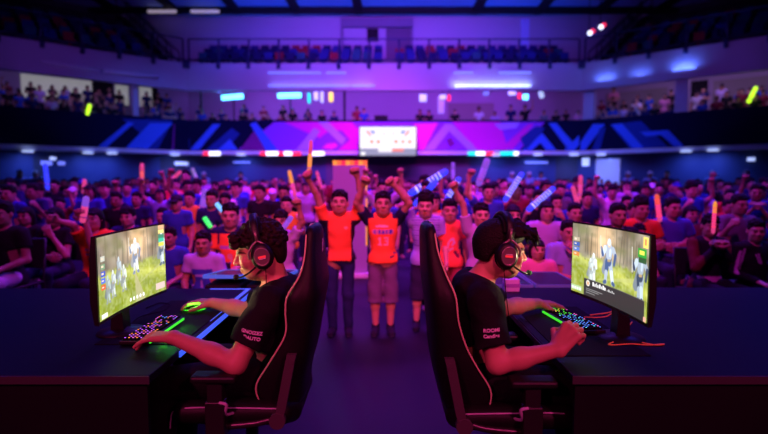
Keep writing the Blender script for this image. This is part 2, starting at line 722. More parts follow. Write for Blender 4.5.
for s in ('back', 'left', 'right'):
    L = SEG[s][3]
    struct(segbox(MB(), s, 0, L, -0.55, -0.85, 0, 2.75).build('wall_' + s, M_LOWWALL))
    struct(segbox(MB(), s, 0, L, 0.22, -0.9, 2.75, 2.93).build('trim_1' if s == 'back' else 'trim_2' if s == 'left' else 'trim_3', M_STEEL))
    struct(segbox(MB(), s, 0, L, 0.0, -0.18, 2.93, 4.43).build('parapet_wall_' + s, M_BLACK))
    m = MB()
    for k in range(4):
        segbox(m, s, 0, L, -0.18 - 0.85 * k, -0.18 - 0.85 * (k + 1) - (1.6 if k == 3 else 0), 3.02, 3.5 + 0.36 * k)
    struct(m.build('tier_floor_' + s, M_CONC))
    struct(segbox(MB(), s, 0, L, -4.6, -4.9, 3.02, 7.0).build('tier_wall_' + s, M_PLASTER))
    struct(segbox(MB(), s, 0, L, 0.0, -0.3, 5.9, 7.2).build('fascia_wall_' + s, M_PLASTER))
    struct(segbox(MB(), s, 0, L, -0.3, -4.9, 7.0, 7.2).build('balcony_floor_' + s, M_CONC))
struct(MB().box(-14.5, 14.5, 28.2, 28.5, 7.2, 10.75).build('upper_wall_back', M_PLASTER))
for s in ('left', 'right'):
    L = SEG[s][3]
    m = MB()
    for k in range(6):
        segbox(m, s, 1.6, L, -0.7 - 0.85 * k, -0.7 - 0.85 * (k + 1), 7.2, 7.25 + 0.42 * k, miter=False)
    struct(m.build('upper_tier_floor_' + s, M_DARKWALL))
    struct(segbox(MB(), s, 1.6, L, -5.9, -6.2, 7.2, 10.75, miter=False).build('upper_wall_' + s, M_DARKWALL))

m = MB()
for k in (1, 2):
    segbox(m, 'back', 0.05, 19.4, -0.7 - 0.85 * k, -0.7 - 0.85 * (k + 1), 7.2, 7.2 + 0.4 * k, miter=False)
struct(m.build('upper_tier_floor_back', M_CONC))

# roof beams
for x in (-14.5, -11.3, -8.0, -4.75, -1.4, 5.0, 8.4, 11.6, 14.8):
    struct(MB().box(x - 0.22, x + 0.22, 20, 28.2, 10.55, 10.75).build('ceiling_beam', M_BLACK))
struct(MB().box(-24, 24, 27.5, 27.8, 10.45, 10.75).build('ceiling_beam', M_BLACK))
struct(MB().box(-24, 24, 24.3, 24.45, 10.62, 10.75).build('ceiling_beam', M_BLACK))
M_SKYLIGHT = mat('pale_skylight', (0.6, 0.6, 0.6), 0.5, emit=(0.75, 0.6, 0.75), es=0.35)  # glimpses of skylight, built as emissive strips
for px in (162, 205):
    p = atY(px, 11.5, 27.35)
    o = MB().box(-0.75, 0.75, -0.06, 0.06, -0.07, 0.07).build('skylight_strip', M_SKYLIGHT, loc=p)
    tag(o, 'dim pale skylight strip under the roof beam, ' + ('outer' if px == 162 else 'inner') + ' of two above the stairs at left', 'light', 'dim skylight strips under the roof')

# recess, window and door in the upper wall
m = MB()
def upbox(m, x0, x1, y0, y1, d0, d1, mi=0):
    a, b = atY(x0, y1, 28.2), atY(x1, y0, 28.2)
    m.box(a.x, b.x, 28.2 - d1, 28.2 - d0, a.z, b.z, mi)
upbox(m, 341, 413, 19, 28, 0, 0.25)
upbox(m, 341, 343.5, 28, 62, 0, 0.2)
upbox(m, 411, 413, 28, 62, 0, 0.2)
struct(m.build('trim_4', mat('dusky_plaster', (0.2, 0.17, 0.26), 0.8)))
m = MB(); upbox(m, 386, 411, 28.5, 64, 0, 0.06); upbox(m, 407, 409, 46, 48, 0.06, 0.12)
struct(m.build('door_1', mat('dark_door', (0.10, 0.07, 0.13), 0.6)))
m = MB(); upbox(m, 367, 378.5, 29, 41.5, 0, 0.1)
struct(m.build('window_1', M_BLACK))
m = MB(); upbox(m, 520, 529, 19, 60, 0.0, 0.12)
struct(m.build('trim_5', mat('blue_pilaster', (0.42, 0.5, 0.85), 0.7)))

# stairs at the corners of the upper tier
for sx, lab in ((-1, 'dark metal stair with handrails climbing to the upper seats at left corner'), (1, 'dark metal stair with handrails climbing to the upper seats at right corner')):
    t = thing('staircase', lab, 'stairs', (sx * 11.9, 26.2, 7.2))
    m = MB()
    for k in range(9):
        x0 = sx * (-1.2 + 0.3 * k)
        m.box(min(x0, x0 + sx * 0.36), max(x0, x0 + sx * 0.36), -0.5, 0.5, 0.0 + 0.3 * k, 0.12 + 0.3 * k)
    m.build('stair_tread', M_BLACK, t)
    for yy in (-0.5, 0.5):
        m = MB()
        for h in (0.45, 0.95):
            m.tube([(sx * -1.2, yy, h), (sx * 1.5, yy, h + 2.6)], 0.03, 6)
        for k in range(5):
            x = -1.2 + 0.67 * k
            m.tube([(sx * x, yy, 0.96 * (x + 1.2)), (sx * x, yy, 0.96 * (x + 1.2) + 0.95)], 0.03, 6)
        m.build('handrail', M_BLACK, t)

# balcony railings
M_RAIL = mat('dark_rail', (0.025, 0.025, 0.10), 0.5, 0.3)
for s, lab in (('back', 'dark railing along the front of the central upper balcony'), ('left', 'dark railing along the front of the left upper tier'), ('right', 'dark railing along the front of the right upper tier')):
    L = SEG[s][3]
    t = thing('balcony_railing', lab, 'railing', sp(s, L / 2, -0.12, 7.2))
    o = Vector(t.location)
    inv = Matrix.Translation(-o)
    for z in (8.4, 7.4):
        m = MB(); m.tube([inv @ sp(s, 0.1, -0.12, z), inv @ sp(s, L - 0.1, -0.12, z)], 0.035, 6)
        m.build('rail', M_RAIL, t)
    n = int(L / 1.45)
    for k in range(n + 1):
        a = 0.1 + (L - 0.2) * k / n
        m = MB()
        m.tube([inv @ sp(s, a, -0.12, 7.2), inv @ sp(s, a, -0.12, 8.38)], 0.05, 6)
        m.tube([inv @ sp(s, a, 0.06, 6.95), inv @ sp(s, a, 0.06, 7.35)], 0.1, 6)
        m.build('post', M_RAIL, t)

# stadium seats
def seat_mesh():
    m = MB()
    m.box(-0.22, 0.22, -0.2, 0.22, 0.38, 0.44, bev=0.015)
    m.box(-0.22, 0.22, 0.18, 0.25, 0.42, 0.86, bev=0.02)
    m.box(-0.04, 0.04, -0.05, 0.1, 0.0, 0.38)
    o = m.build('stadium_seat', M_CLOTH)
    me = o.data
    bpy.data.objects.remove(o)
    at = me.color_attributes.new('Col', 'FLOAT_COLOR', 'POINT')
    at.data.foreach_set('color', np.ones(len(me.vertices) * 4, np.float32))
    return me


ORD = ['zeroth', 'first', 'second', 'third', 'fourth', 'fifth', 'sixth', 'seventh', 'eighth', 'ninth', 'tenth', 'eleventh', 'twelfth', 'thirteenth', 'fourteenth', 'fifteenth', 'sixteenth', 'seventeenth', 'eighteenth', 'nineteenth', 'twentieth']
TENS = {2: 'twenty', 3: 'thirty', 4: 'forty', 5: 'fifty', 6: 'sixty'}


def ordinal(n):
    if n <= 20:
        return ORD[n]
    if n % 10 == 0:
        return TENS[n // 10][:-1] + 'ieth'
    return TENS[n // 10] + '-' + ORD[n % 10]


SEAT_ME = seat_mesh()
SEATC = {'blue': (0.02, 0.035, 0.22), 'red': (0.26, 0.02, 0.04), 'teal': (0.02, 0.11, 0.16), 'navy': (0.012, 0.014, 0.09)}
rs = random.Random(5)
first_seat = None
for s, rows, a0, a1 in (('back', 3, 0.35, 19.0), ('left', 5, 1.9, 11.0), ('right', 5, 1.9, 11.0)):
    u = SEG[s][1]
    rz = math.atan2(u.y, u.x) if s != 'left' else math.atan2(-u.y, -u.x)
    for r in range(rows):
        n = int((a1 - a0) / (0.56 if s == 'back' else 0.66)) + 1
        num = 0
        for k in range(n):
            a = a0 + (a1 - a0) * k / (n - 1)
            p = sp(s, a, -1.1 - 0.85 * r, (7.2 + 0.4 * r) if s == 'back' else 7.25 + 0.42 * r)
            if s == 'back' and 383 < 384 + p.x / p.y * 500 < 399:
                continue
            num += 1
            c = rs.choices(list(SEATC), (5, 3, 2, 5))[0]
            o = link('stadium_seat', SEAT_ME, loc=p)
            o.rotation_euler = (0, 0, rz)
            o.color = (*SEATC[c], 1)
            where = {'back': 'central upper balcony', 'left': 'left upper tier', 'right': 'right upper tier'}[s]
            frm = {'back': 'from the left', 'left': 'from the back corner', 'right': 'from the back corner'}[s]
            tag(o, f'{c} empty seat, {ordinal(num)} {frm} in {ordinal(r + 1)} row of {where}', 'seat', 'empty seats of the ' + where)

# ---------------------------------------------------------------- banner over the parapet
BM = [mat('banner_navy', (0.006, 0.006, 0.04), 0.8, spec=0.03), mat('banner_blue', (0.06, 0.16, 0.85), 0.8, spec=0.03), mat('banner_magenta', (0.80, 0.03, 0.62), 0.8, spec=0.03),
      mat('banner_violet', (0.30, 0.06, 0.75), 0.8, spec=0.03), mat('banner_lilac', (0.50, 0.32, 0.95), 0.8, spec=0.03), mat('banner_pink', (0.98, 0.06, 0.62), 0.8, spec=0.03),
      mat('banner_plum', (0.22, 0.02, 0.25), 0.8, spec=0.03), mat('banner_deep_blue', (0.02, 0.045, 0.30), 0.8, spec=0.03)]
SHAPES = [  # (material, polygon in picture positions)
    (3, [(274, 122), (360, 122), (530, 122), (545, 122), (520, 150), (238, 150)]),
    (6, [(240, 150), (256, 128), (276, 150)]),
    (2, [(284, 122), (352, 122), (360, 132), (330, 130), (320, 138), (303, 131)]),
    (4, [(318, 122), (328, 122), (346, 139), (342, 145)]),
    (5, [(322, 148), (327, 143.5), (336, 143), (338, 146), (332, 149.5)]),
    (2, [(336, 124), (360, 128), (360, 150), (338, 150), (350, 140)]),
    (4, [(296, 150), (314, 128), (320, 131), (308, 150)]),
    (5, [(414, 124), (438, 123), (424, 150), (414, 150)]),
    (2, [(452, 122), (500, 122), (508, 150), (470, 150), (462, 134)]),
    (4, [(424, 150), (445, 124), (452, 124), (478, 150), (468, 150), (449, 131), (434, 150)]),
    (6, [(446, 140), (451, 137), (455, 144), (450, 148)]),
    (2, [(503, 146), (528, 124), (534, 124), (512, 150)]),
    (4, [(494, 124), (520, 122), (516, 128), (500, 130)]),
    (1, [(190, 150), (213, 124), (221, 124), (199, 150)]),
    (7, [(206, 150), (232, 128), (240, 134), (226, 150)]),
    (1, [(250, 124), (256, 122), (278, 150), (266, 150)]),
    (1, [(218, 150), (230, 139), (238, 150)]),
    (1, [(522, 150), (542, 133), (556, 150), (546, 150), (540, 143), (532, 150)]),
    (1, [(548, 123), (556, 123), (573, 143), (566, 147)]),
    (1, [(590, 124), (590, 133), (574, 150), (564, 150)]),
    (7, [(520, 138), (536, 126), (545, 128), (526, 150)]),
    (1, [(593, 124), (605, 124), (585, 150), (575, 150)]),
    (7, [(610, 124.5), (641, 121), (668, 150), (630, 151)]),
    (1, [(611, 124.5), (622, 123.5), (644, 150), (633, 150)]),
    (1, [(640, 132), (668, 130), (684, 147), (674, 148), (661, 135), (646, 136.5)]),
    (7, [(600, 128), (606, 127), (600, 150), (592, 150)]),
    (7, [(122, 119), (173, 120), (158, 150), (132, 150), (142, 134)]),
    (1, [(128, 122), (134, 123), (107, 150), (98, 150)]),
    (1, [(150, 123), (173, 123), (148, 150), (126, 150)]),
    (7, [(182, 149), (190, 138), (190, 150)]),
    (6, [(172, 150), (173.5, 124), (175, 124), (174, 150)]),
]


def cut_poly(pts, seg):
    """picture outline -> points on one wall segment, clipped at the corners of the hall"""
    out = []
    L = SEG[seg][3]
    O, u, n, _ = SEG[seg]
    cam0 = Vector((0, 0, CAM_H))
    q = []
    for px, py in pts:
        r = ray(px, py)
        t = (O + n * 0.02 - cam0).dot(n) / r.dot(n)
        p = cam0 + r * t
        a = (p - O).dot(u)
        q.append((a, min(max(p.z, 2.97), 4.44)))
    lo, hi = (0.05, L - 0.05) if seg == 'back' else (0.05, L)

    def clip(q, f, v):
        res = []
        for i in range(len(q)):
            A, B = q[i - 1], q[i]
            ia, ib = f(A[0]), f(B[0])
            if ia != ib:
                t = (v - A[0]) / (B[0] - A[0])
                res.append((v, A[1] + (B[1] - A[1]) * t))
            if ib:
                res.append(B)
        return res
    q = clip(q, lambda a: a >= lo, lo)
    if q:
        q = clip(q, lambda a: a <= hi, hi)
    return q if len(q) >= 3 else None


for s, lab in (('back', 'magenta and blue printed fabric banner hung along the central parapet under the tier crowd'), ('left', 'dark navy banner with blue chevrons along the left parapet'), ('right', 'dark navy banner with blue arrows along the right parapet')):
    m = MB()
    L = SEG[s][3]
    segbox(m, s, 0, L, 0.02, 0.003, 2.95, 4.46, 0)
    lay = 0.022
    for mi, poly in SHAPES:
        mid = sum(p[0] for p in poly) / len(poly)
        want = 'left' if mid < 184 else 'right' if mid > 588 else 'back'
        if want != s:
            continue
        q = cut_poly(poly, s)
        if not q:
            continue
        pts = [sp(s, a, lay, z) for a, z in q]
        lay += 0.002
        m.prism(pts, SEG[s][2] * 0.002, mi)
    o = m.build('arena_banner', BM)
    tag(o, lab, 'banner')

# ---------------------------------------------------------------- scoreboard screen over the banner
def paint_canvas(w, h, col):
    img = np.zeros((h, w, 3)) + np.array(col)
    yy, xx = np.mgrid[0:h, 0:w]
    return img, (xx + 0.5) / w, (yy + 0.5) / h


def P_rect(img, U, V, u0, u1, v0, v1, col, soft=0.0):
    m = (U > u0) & (U < u1) & (V > v0) & (V < v1)
    img[m] = col


def P_ell(img, U, V, u, v, ru, rv, col, alpha=1.0, hard=True, rot=0.0):
    c, s = math.cos(rot), math.sin(rot)
    a = ((U - u) * c + (V - v) * s) / ru
    b = (-(U - u) * s + (V - v) * c) / rv
    d = a * a + b * b
    k = (d < 1).astype(float) if hard else np.exp(-d * 1.5)
    k = (k * alpha)[..., None]
    img[:] = img * (1 - k) + np.array(col) * k


def P_line(img, U, V, p, q, r0, r1, col, asp=1.78, alpha=1.0):
    ax, ay, bx, by = p[0] * asp, p[1], q[0] * asp, q[1]
    dx, dy = bx - ax, by - ay
    t = np.clip(((U * asp - ax) * dx + (V - ay) * dy) / (dx * dx + dy * dy + 1e-9), 0, 1)
    d = np.hypot(U * asp - ax - t * dx, V - ay - t * dy)
    k = np.clip((r0 + (r1 - r0) * t - d) / 0.008 + 0.5, 0, 1)[..., None] * alpha
    img[:] = img * (1 - k) + np.array(col) * k


def screen_mesh(name, img, fn, m):
    """img rows from the top; fn(u, v) -> point"""
    h, wd = img.shape[:2]
    us = np.linspace(0, 1, wd)
    vs = np.linspace(0, 1, h)
    V = np.array([fn(u, v) for v in vs for u in us])
    i = np.arange(h - 1)[:, None] * wd + np.arange(wd - 1)[None, :]
    F = np.stack([i, i + wd, i + wd + 1, i + 1], -1).reshape(-1, 4)
    return mesh_np(name, V, F, m, img.reshape(-1, 3))


img, U, V = paint_canvas(112, 56, (0.95, 0.93, 1.0))
for u, sgn in ((0.2, 1), (0.8, -1)):
    P_line(img, U, V, (u - 0.07 * sgn, 0.16), (u - 0.01 * sgn, 0.3), 0.035, 0.035, (0.95, 0.3, 0.18), 2.0)
    P_line(img, U, V, (u - 0.03 * sgn, 0.16), (u + 0.01 * sgn, 0.28), 0.03, 0.03, (0.95, 0.7, 0.75), 2.0)
    P_line(img, U, V, (u + 0.02 * sgn, 0.17), (u + 0.05 * sgn, 0.2), 0.05, 0.05, (0.15, 0.3, 0.9), 2.0)
for u in (0.43, 0.6):
    P_rect(img, U, V, u - 0.008, u + 0.008, 0.17, 0.3, (0.95, 0.4, 0.15))
for u in (0.215, 0.335, 0.645, 0.765, 0.885):
    P_rect(img, U, V, u - 0.028, u + 0.025, 0.46, 0.58, (0.95, 0.27, 0.06))
for u in (0.42, 0.5, 0.57):
    P_rect(img, U, V, u - 0.02, u + 0.02, 0.47, 0.5, (0.95, 0.75, 0.7))
P_rect(img, U, V, 0.07, 0.11, 0.46, 0.57, (0.7, 0.85, 0.95))
P_rect(img, U, V, 0.485, 0.525, 0.62, 0.66, (0.9, 0.7, 0.85))
P_rect(img, U, V, 0, 1, 0.75, 1, (0.26, 0.29, 0.42))
P_rect(img, U, V, 0.33, 0.57, 0.75, 0.87, (0.9, 0.88, 0.9))
P_rect(img, U, V, 0.57, 0.78, 0.75, 0.86, (0.92, 0.22, 0.15))
P_rect(img, U, V, 0.02, 0.10, 0.88, 0.98, (0.95, 0.95, 0.95))
a, b = atY(360, 155.5, 23.9), atY(416, 127, 23.9)
t = thing('scoreboard_screen', 'large white lit scoreboard screen with orange tiles hung at the middle of the banner', 'screen', ((a.x + b.x) / 2, 23.9, a.z))
wd, hh = b.x - a.x, b.z - a.z
link('display', screen_mesh('display', img, lambda u, v: ((u - 0.5) * wd, -0.06, hh * (1 - v)), screen_mat('scoreboard_display', 1.15)), t)
MB().box(-wd / 2 - 0.05, wd / 2 + 0.05, -0.05, 0.08, -0.05, hh + 0.05, bev=0.02).build('housing', M_BLACK, t)
for x in (-0.9, 0.9):
    MB().box(x - 0.05, x + 0.05, 0.08, 0.87, hh * 0.2, hh * 0.3).build('mount', M_BLACK, t)

# ---------------------------------------------------------------- lamps on the ledge, the fascia and the tier
E_WHITE = mat('lit_white', (0.8, 0.8, 0.8), 0.5, emit=(0.75, 0.8, 1.0), es=2.2)
E_RED = mat('lit_red', (0.5, 0.02, 0.02), 0.5, emit=(1.0, 0.03, 0.12), es=1.3)
E_TEAL = mat('lit_teal', (0.02, 0.4, 0.4), 0.5, emit=(0.0, 0.85, 0.75), es=1.3)
E_BLUE = mat('lit_blue', (0.02, 0.2, 0.6), 0.5, emit=(0.10, 0.52, 1.0), es=5.0)
E_PALEBLUE = mat('lit_pale_blue', (0.2, 0.3, 0.8), 0.5, emit=(0.22, 0.26, 1.0), es=0.8)
E_ICE = mat('lit_ice', (0.5, 0.6, 0.9), 0.5, emit=(0.45, 0.55, 1.0), es=1.1)
E_YEL = mat('lit_yellow', (0.6, 0.5, 0.05), 0.5, emit=(1.0, 0.75, 0.05), es=1.4)
E_LIME = mat('lit_lime', (0.4, 0.7, 0.02), 0.5, emit=(0.55, 1.0, 0.02), es=1.5)


def led_panel(px0, px1, py0, py1, m, label, group, off=0.24, name='led_panel', cat='LED panel', d=0.05, parent=None):
    s, a, p = onwall((px0 + px1) / 2, (py0 + py1) / 2, off)
    _, a0, p0 = onwall(px0, py1, off)
    _, a1, p1 = onwall(px1, py0, off)
    k = MB()
    z0, z1 = min(p0.z, p1.z), max(p0.z, p1.z)
    segbox(k, s, min(a0, a1), max(a0, a1), off, off - d, z0, z1, miter=False)
    o = k.build(name, m)
    tag(o, label, cat, group)
    return o


G = 'LED panels on the ledge below the banner'
for x0, x1, m, lab in (
        (203, 209, E_RED, 'small red LED panel at the left end of the ledge lights'), (209, 220, E_WHITE, 'white LED panel just right of the leftmost red one on the ledge'),
        (260, 266, E_RED, 'red LED panel left of two white ones on the ledge'), (266, 278, E_WHITE, 'white LED panel between two red ones, left white of the pair'),
        (278, 284, E_RED, 'short red LED panel between two white ones on the ledge'), (284, 292, E_WHITE, 'white LED panel between two red ones, right white of the pair'),
        (292, 301, E_RED, 'long red LED panel right of the white pair on the ledge'), (312, 324, E_WHITE, 'white LED panel alone above the whiteboard on the ledge'),
        (468, 476, E_TEAL, 'teal LED panel leftmost of the coloured run right of the scoreboard'), (476, 485, E_WHITE, 'white LED panel between teal and red right of the scoreboard'),
        (485, 494, E_RED, 'red LED panel between white and teal right of the scoreboard'), (500, 514, E_TEAL, 'long teal LED panel right of the red one on the ledge'),
        (514, 518.5, E_WHITE, 'narrow white LED panel ending the coloured run right of scoreboard')):
    led_panel(x0, x1, 151.6, 155.4, m, lab, G)
G = 'downlights under the ledge'
for k, (x, y) in enumerate(((28, 151.5), (88, 153), (112, 153.5), (175, 155.0), (241, 155.0), (496, 155.5), (538, 155), (574, 155), (601, 155), (686, 151.5), (713, 150.5))):
    s, a, p = onwall(x, y, 0.27)
    t = Matrix.Translation(p)
    o = MB().lathe([(0.02, 0.05), (0.2, 0.04), (0.22, -0.02), (0.02, -0.03)], t, 16).build('downlight', E_ICE)
    tag(o, f'small round bright downlight on the silver ledge, {ordinal(k + 1)} from the left', 'light', G)
    area('downlight_beam', p + Vector((0, 0, -0.12)) + SEG[s][2] * 0.05, p + Vector((0, 0, -2)) - SEG[s][2] * 0.8, (0.10, 0.18, 1.0), 18, 0.3, 0.1, 150)

G = 'strip lights on the fascia below the balcony'
for k, (x0, x1, y0, y1, m) in enumerate(((268, 321, 71.8, 73.4, E_PALEBLUE), (326, 346, 71.8, 73.4, E_PALEBLUE), (268, 350, 84.8, 86.2, E_PALEBLUE), (351, 375, 84.6, 86.3, E_PALEBLUE),
                                         (454, 473, 71.5, 73.2, E_PALEBLUE), (499, 531, 71.5, 73.2, E_PALEBLUE), (455, 531, 84.9, 86.4, E_ICE))):
    lab = ['short upper left strip light', 'second upper strip light', 'long lower left strip light', 'short lower strip light', 'short upper right strip light', 'long upper right strip light', 'long lower right bright strip light'][k]
    led_panel(x0, x1, y0, y1, m, lab + ' of pale blue on the violet fascia under the balcony', G, 0.06, 'strip_light', 'light')
for x in (462, 482, 502, 522):
    s, a, p = onwall(x, 86, 0.2)
    area('strip_glow', p, p + Vector((0, 0.6, 1.2)), (0.3, 0.4, 1.0), 8, 0.9, 0.02)
for x in (280, 300, 320, 340, 362):
    s, a, p = onwall(x, 86, 0.2)
    area('strip_glow', p, p + Vector((0, 0.5, 1.2)), (0.25, 0.25, 1.0), 2.5, 0.9, 0.02)
G = 'uplights on the right fascia'
for k, (x, y) in enumerate(((605, 80), (640, 75), (684, 69))):
    s, a, p = onwall(x, y, 0.06)
    o = led_panel(x - (7, 4, 12)[k], x + (7, 4, 12)[k], y - 0.9, y + 0.7, E_PALEBLUE, f'blue glowing uplight on the right fascia, {ordinal(k + 1)} from the back corner', G, 0.08, 'uplight', 'light')
    area('uplight_glow', p + SEG[s][2] * 0.15, p + Vector((0, 0, 1.0)) - SEG[s][2] * 0.3, (0.1, 0.2, 1.0), (7, 4, 12)[k], 0.8, 0.1)
G = 'unlit tubes on the left fascia'
M_TUBE = mat('unlit_tube', (0.6, 0.6, 0.7), 0.4)
for k, (xa, ya, xb, yb) in enumerate(((40, 61.5, 100, 70.5), (103, 70.5, 158, 77.5))):
    _, _, A = onwall(xa, ya, 0.1)
    _, _, B = onwall(xb, yb, 0.1)
    o = MB().tube([A, B], 0.09, 8).build('fluorescent_tube', M_TUBE)
    tag(o, 'unlit pale fluorescent tube on the left fascia, ' + ('nearer' if k == 0 else 'farther') + ' of the two', 'light', G)

# cyan stage bars and other lamps inside the tier
def bar_lamp(px0, px1, py, n, m, label, tilt=0.0):
    c = onwall((px0 + px1) / 2, py, n)[2]
    A, B = atY(px0, py - tilt, c.y), atY(px1, py + tilt, c.y)
    t = thing('stage_light_bar', label, 'light', c)
    d = (B - A)
    k = MB(); k.tube([-d / 2, d / 2], 0.13, 10); k.build('lamp', m, t)
    k = MB(); k.box(-d.length / 2 - 0.05, d.length / 2 + 0.05, 0.1, 0.25, -0.12, 0.16); k.build('housing', M_BLACK, t)
    k = MB(); k.tube([(0, 0.2, 0), (0, 0.2, -(c.z - 3.9))], 0.04, 6); k.build('stand', M_BLACK, t)
    area('bar_beam', c + Vector((0, -0.4, 0)), c + Vector((0, -3, -1)), (0.05, 0.4, 1.0), 60, 1.0, 0.2)


bar_lamp(222, 243, 97, -1.6, E_BLUE, 'bright cyan stage light bar on the tier, left one of the pair', -0.8)
bar_lamp(278, 301, 95.5, -1.6, E_BLUE, 'bright cyan stage light bar on the tier, right one of the pair', -0.3)


def lantern(px, py, w, h, m, n, label, name='lamp', cat='light', rot=0.0):
    c = onwall(px, py, n)[2]
    s = c.y / FPX
    k = MB()
    k.box(-w * s / 2, w * s / 2, -0.08, 0.08, -h * s / 2, h * s / 2, M=Matrix.Rotation(rot, 4, 'Y'), bev=0.03)
    t = thing(name, label, cat, c)
    k.build('lamp_body' if cat == 'light' else 'cloth', m, t)
    if n > -4:
        top = 7.0 if n < -0.35 else 5.9
        k = MB(); k.tube([(0, 0, h * s / 2 - 0.03), (0, 0, top - c.z)], 0.015, 6); k.build('hanger', M_BLACK, t)
    return t


lantern(331, 97, 4, 9, E_YEL, -2.2, 'yellow upright lamp on the tier right of the cyan bars', 'upright_lamp')
lantern(309, 98, 2.5, 10, E_TEAL, -2.0, 'thin greenish upright light beside the right cyan bar', 'upright_lamp')
lantern(316, 96, 4, 8, E_ICE, -2.0, 'ice blue upright light left of the yellow lamp', 'upright_lamp')
lantern(322, 97, 2.5, 11, E_ICE, -2.4, 'thin pale upright light next to the yellow lamp', 'upright_lamp')
lantern(423, 98, 7, 7, E_ICE, -2.6, 'square white lantern on the tier right of the scoreboard', 'lantern')
lantern(443, 97, 6, 4, E_ICE, -2.6, 'white lamp head above a hanging white drape on the tier', 'lamp_head')
lantern(449, 98, 3, 6, E_RED, -2.6, 'small red lamp beside the white drape on the tier', 'red_lamp')
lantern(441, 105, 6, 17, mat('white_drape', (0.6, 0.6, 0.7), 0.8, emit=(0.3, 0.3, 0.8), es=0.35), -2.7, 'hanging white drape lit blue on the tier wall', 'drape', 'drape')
lantern(512, 93, 7, 4, E_ICE, -2.2, 'white lamp on the tier left of the red and blue ones', 'lamp_head')
lantern(519.5, 96, 3, 6, E_RED, -2.2, 'slim red lamp between white and blue lamps on the tier', 'red_lamp')
lantern(525.5, 97, 5, 5, E_BLUE, -2.2, 'round blue lamp right of the slim red lamp', 'blue_lamp')
lantern(541, 93, 4, 10, E_ICE, -1.2, 'tilted white moving head lamp raised over the right tier', 'moving_head_lamp', 'light', -0.25)
lantern(486, 93, 5, 4, E_PALEBLUE, -4.5, 'dim blue wall lamp at the back of the central tier', 'wall_lamp')
lantern(205, 82, 2.2, 10, E_PALEBLUE, -1.5, 'pale upright tube at far left of the tube lights on the tier', 'tube_lamp')
lantern(212, 84, 2.2, 10, E_PALEBLUE, -1.5, 'pale upright tube second of the tube lights on the tier', 'tube_lamp')
lantern(219, 87, 2.0, 11, E_PALEBLUE, -1.5, 'pale upright tube third of the tube lights on the tier', 'tube_lamp')
for k, (x, y) in enumerate(((590, 33), (601, 27))):
    p = atY(x, y, 23.5)
    t = thing('effect_lamp', ('red and blue' if k == 0 else 'red and white') + ' effect lamp hanging high in front of the right upper tier', 'light', p)
    MB().lathe([(0.02, -0.05), (0.10, -0.04), (0.11, 0.02), (0.02, 0.1)], Matrix.Rotation(math.pi / 2, 4, 'X'), 16).build('lens', E_WHITE, t)
    MB().lathe([(0.02, -0.05), (0.10, -0.03), (0.10, 0.02), (0.02, 0.1)], Matrix.Translation((0.13, 0, 0.09)) @ Matrix.Rotation(math.pi / 2, 4, 'X'), 16).build('side_lens', E_RED if k == 0 else E_RED, t)
    MB().tube([(0, 0.1, 0), (0, 0.1, 10.7 - p.z)], 0.02, 6).build('hanger', M_BLACK, t)

# columns on the tier
M_COL = mat('column_paint', (0.45, 0.42, 0.55), 0.8)
for px, wpx in ((201, 1.5), (344.5, 2.2), (590, 10), (682, 11), (135, 5)):
    s, a, p = onwall(px, 100, -0.6)
    r = wpx * p.y / FPX / 2
    k = MB(); segbox(k, s, a - r, a + r, -0.6 + min(r, .2), -0.6 - min(r, .2), 3.3, 7.0, miter=False)
    struct(k.build('column', M_COL if wpx > 4 else M_BLACK))
# pale panels with their own glow, and dark panels, on the back wall of the tier
M_GLOWPANEL = mat('pale_glow_panel', (0.5, 0.5, 0.45), 0.8, emit=(0.42, 0.44, 0.40), es=0.42, noise=0.4, nscale=1.0)
M_OLIVE = mat('olive_panel', (0.30, 0.30, 0.27), 0.9)
def tierpanel(px0, px1, py0, py1, m, name, n=-4.55):
    s, a, p = onwall((px0 + px1) / 2, (py0 + py1) / 2, n)
    _, a0, p0 = onwall(px0, py1, n)
    _, a1, p1 = onwall(px1, py0, n)
    k = MB(); segbox(k, s, min(a0, a1), max(a0, a1), n, n - 0.04, min(p0.z, p.z), max(p.z + (p.z - p0.z) if p.z > p0.z else p1.z, p1.z if s == 'back' else 0), miter=False)
    return struct(k.build(name, m))
tierpanel(22, 66, 78, 100, M_GLOWPANEL, 'glow_panel_2')
tierpanel(66, 92, 81, 100, M_GLOWPANEL, 'glow_panel_3')
tierpanel(116, 128, 86, 104, M_GLOWPANEL, 'glow_panel_4')
tierpanel(140, 152, 88, 106, M_GLOWPANEL, 'glow_panel_5')
tierpanel(92, 113, 80, 108, M_BLACK, 'door_2')
tierpanel(152, 178, 88, 112, M_BLACK, 'door_3')
tierpanel(605, 668, 88, 120, M_OLIVE, 'panel_wall_1')
tierpanel(712, 768, 76, 110, M_OLIVE, 'panel_wall_2')
tierpanel(690, 708, 80, 112, M_BLACK, 'door_4')
tierpanel(448, 494, 103, 125, M_OLIVE, 'panel_wall_3')

# ---------------------------------------------------------------- ground wall: doors, signs, whiteboard
def lowpanel(px0, px1, py0, z0, m, name, n=-0.53, d=0.04):
    s, a, p = onwall((px0 + px1) / 2, py0, n)
    _, a0, _ = onwall(px0, py0, n)
    _, a1, _ = onwall(px1, py0, n)
    k = MB(); segbox(k, s, min(a0, a1), max(a0, a1), n, n - d, z0, p.z, miter=False)
    return struct(k.build(name, m))
lowpanel(33, 48, 156, 0, M_DARKWALL, 'door_5')
lowpanel(160, 193, 157.5, 0, M_DARKWALL, 'door_6')
lowpanel(326, 470, 157, 0, mat('plum_recess', (0.10, 0.06, 0.14), 0.8), 'wall_recess')
lowpanel(523, 552, 159, 0, M_LOWWALL, 'door_7', d=0.06)
lowpanel(556, 578, 157.5, 0, M_DARKWALL, 'door_8')
lowpanel(596, 620, 159, 0, mat('lit_glass', (0.3, 0.35, 0.5), 0.3, emit=(0.16, 0.17, 0.5), es=0.8), 'door_9', n=-0.5)
G = 'small lit signs on the ground wall'
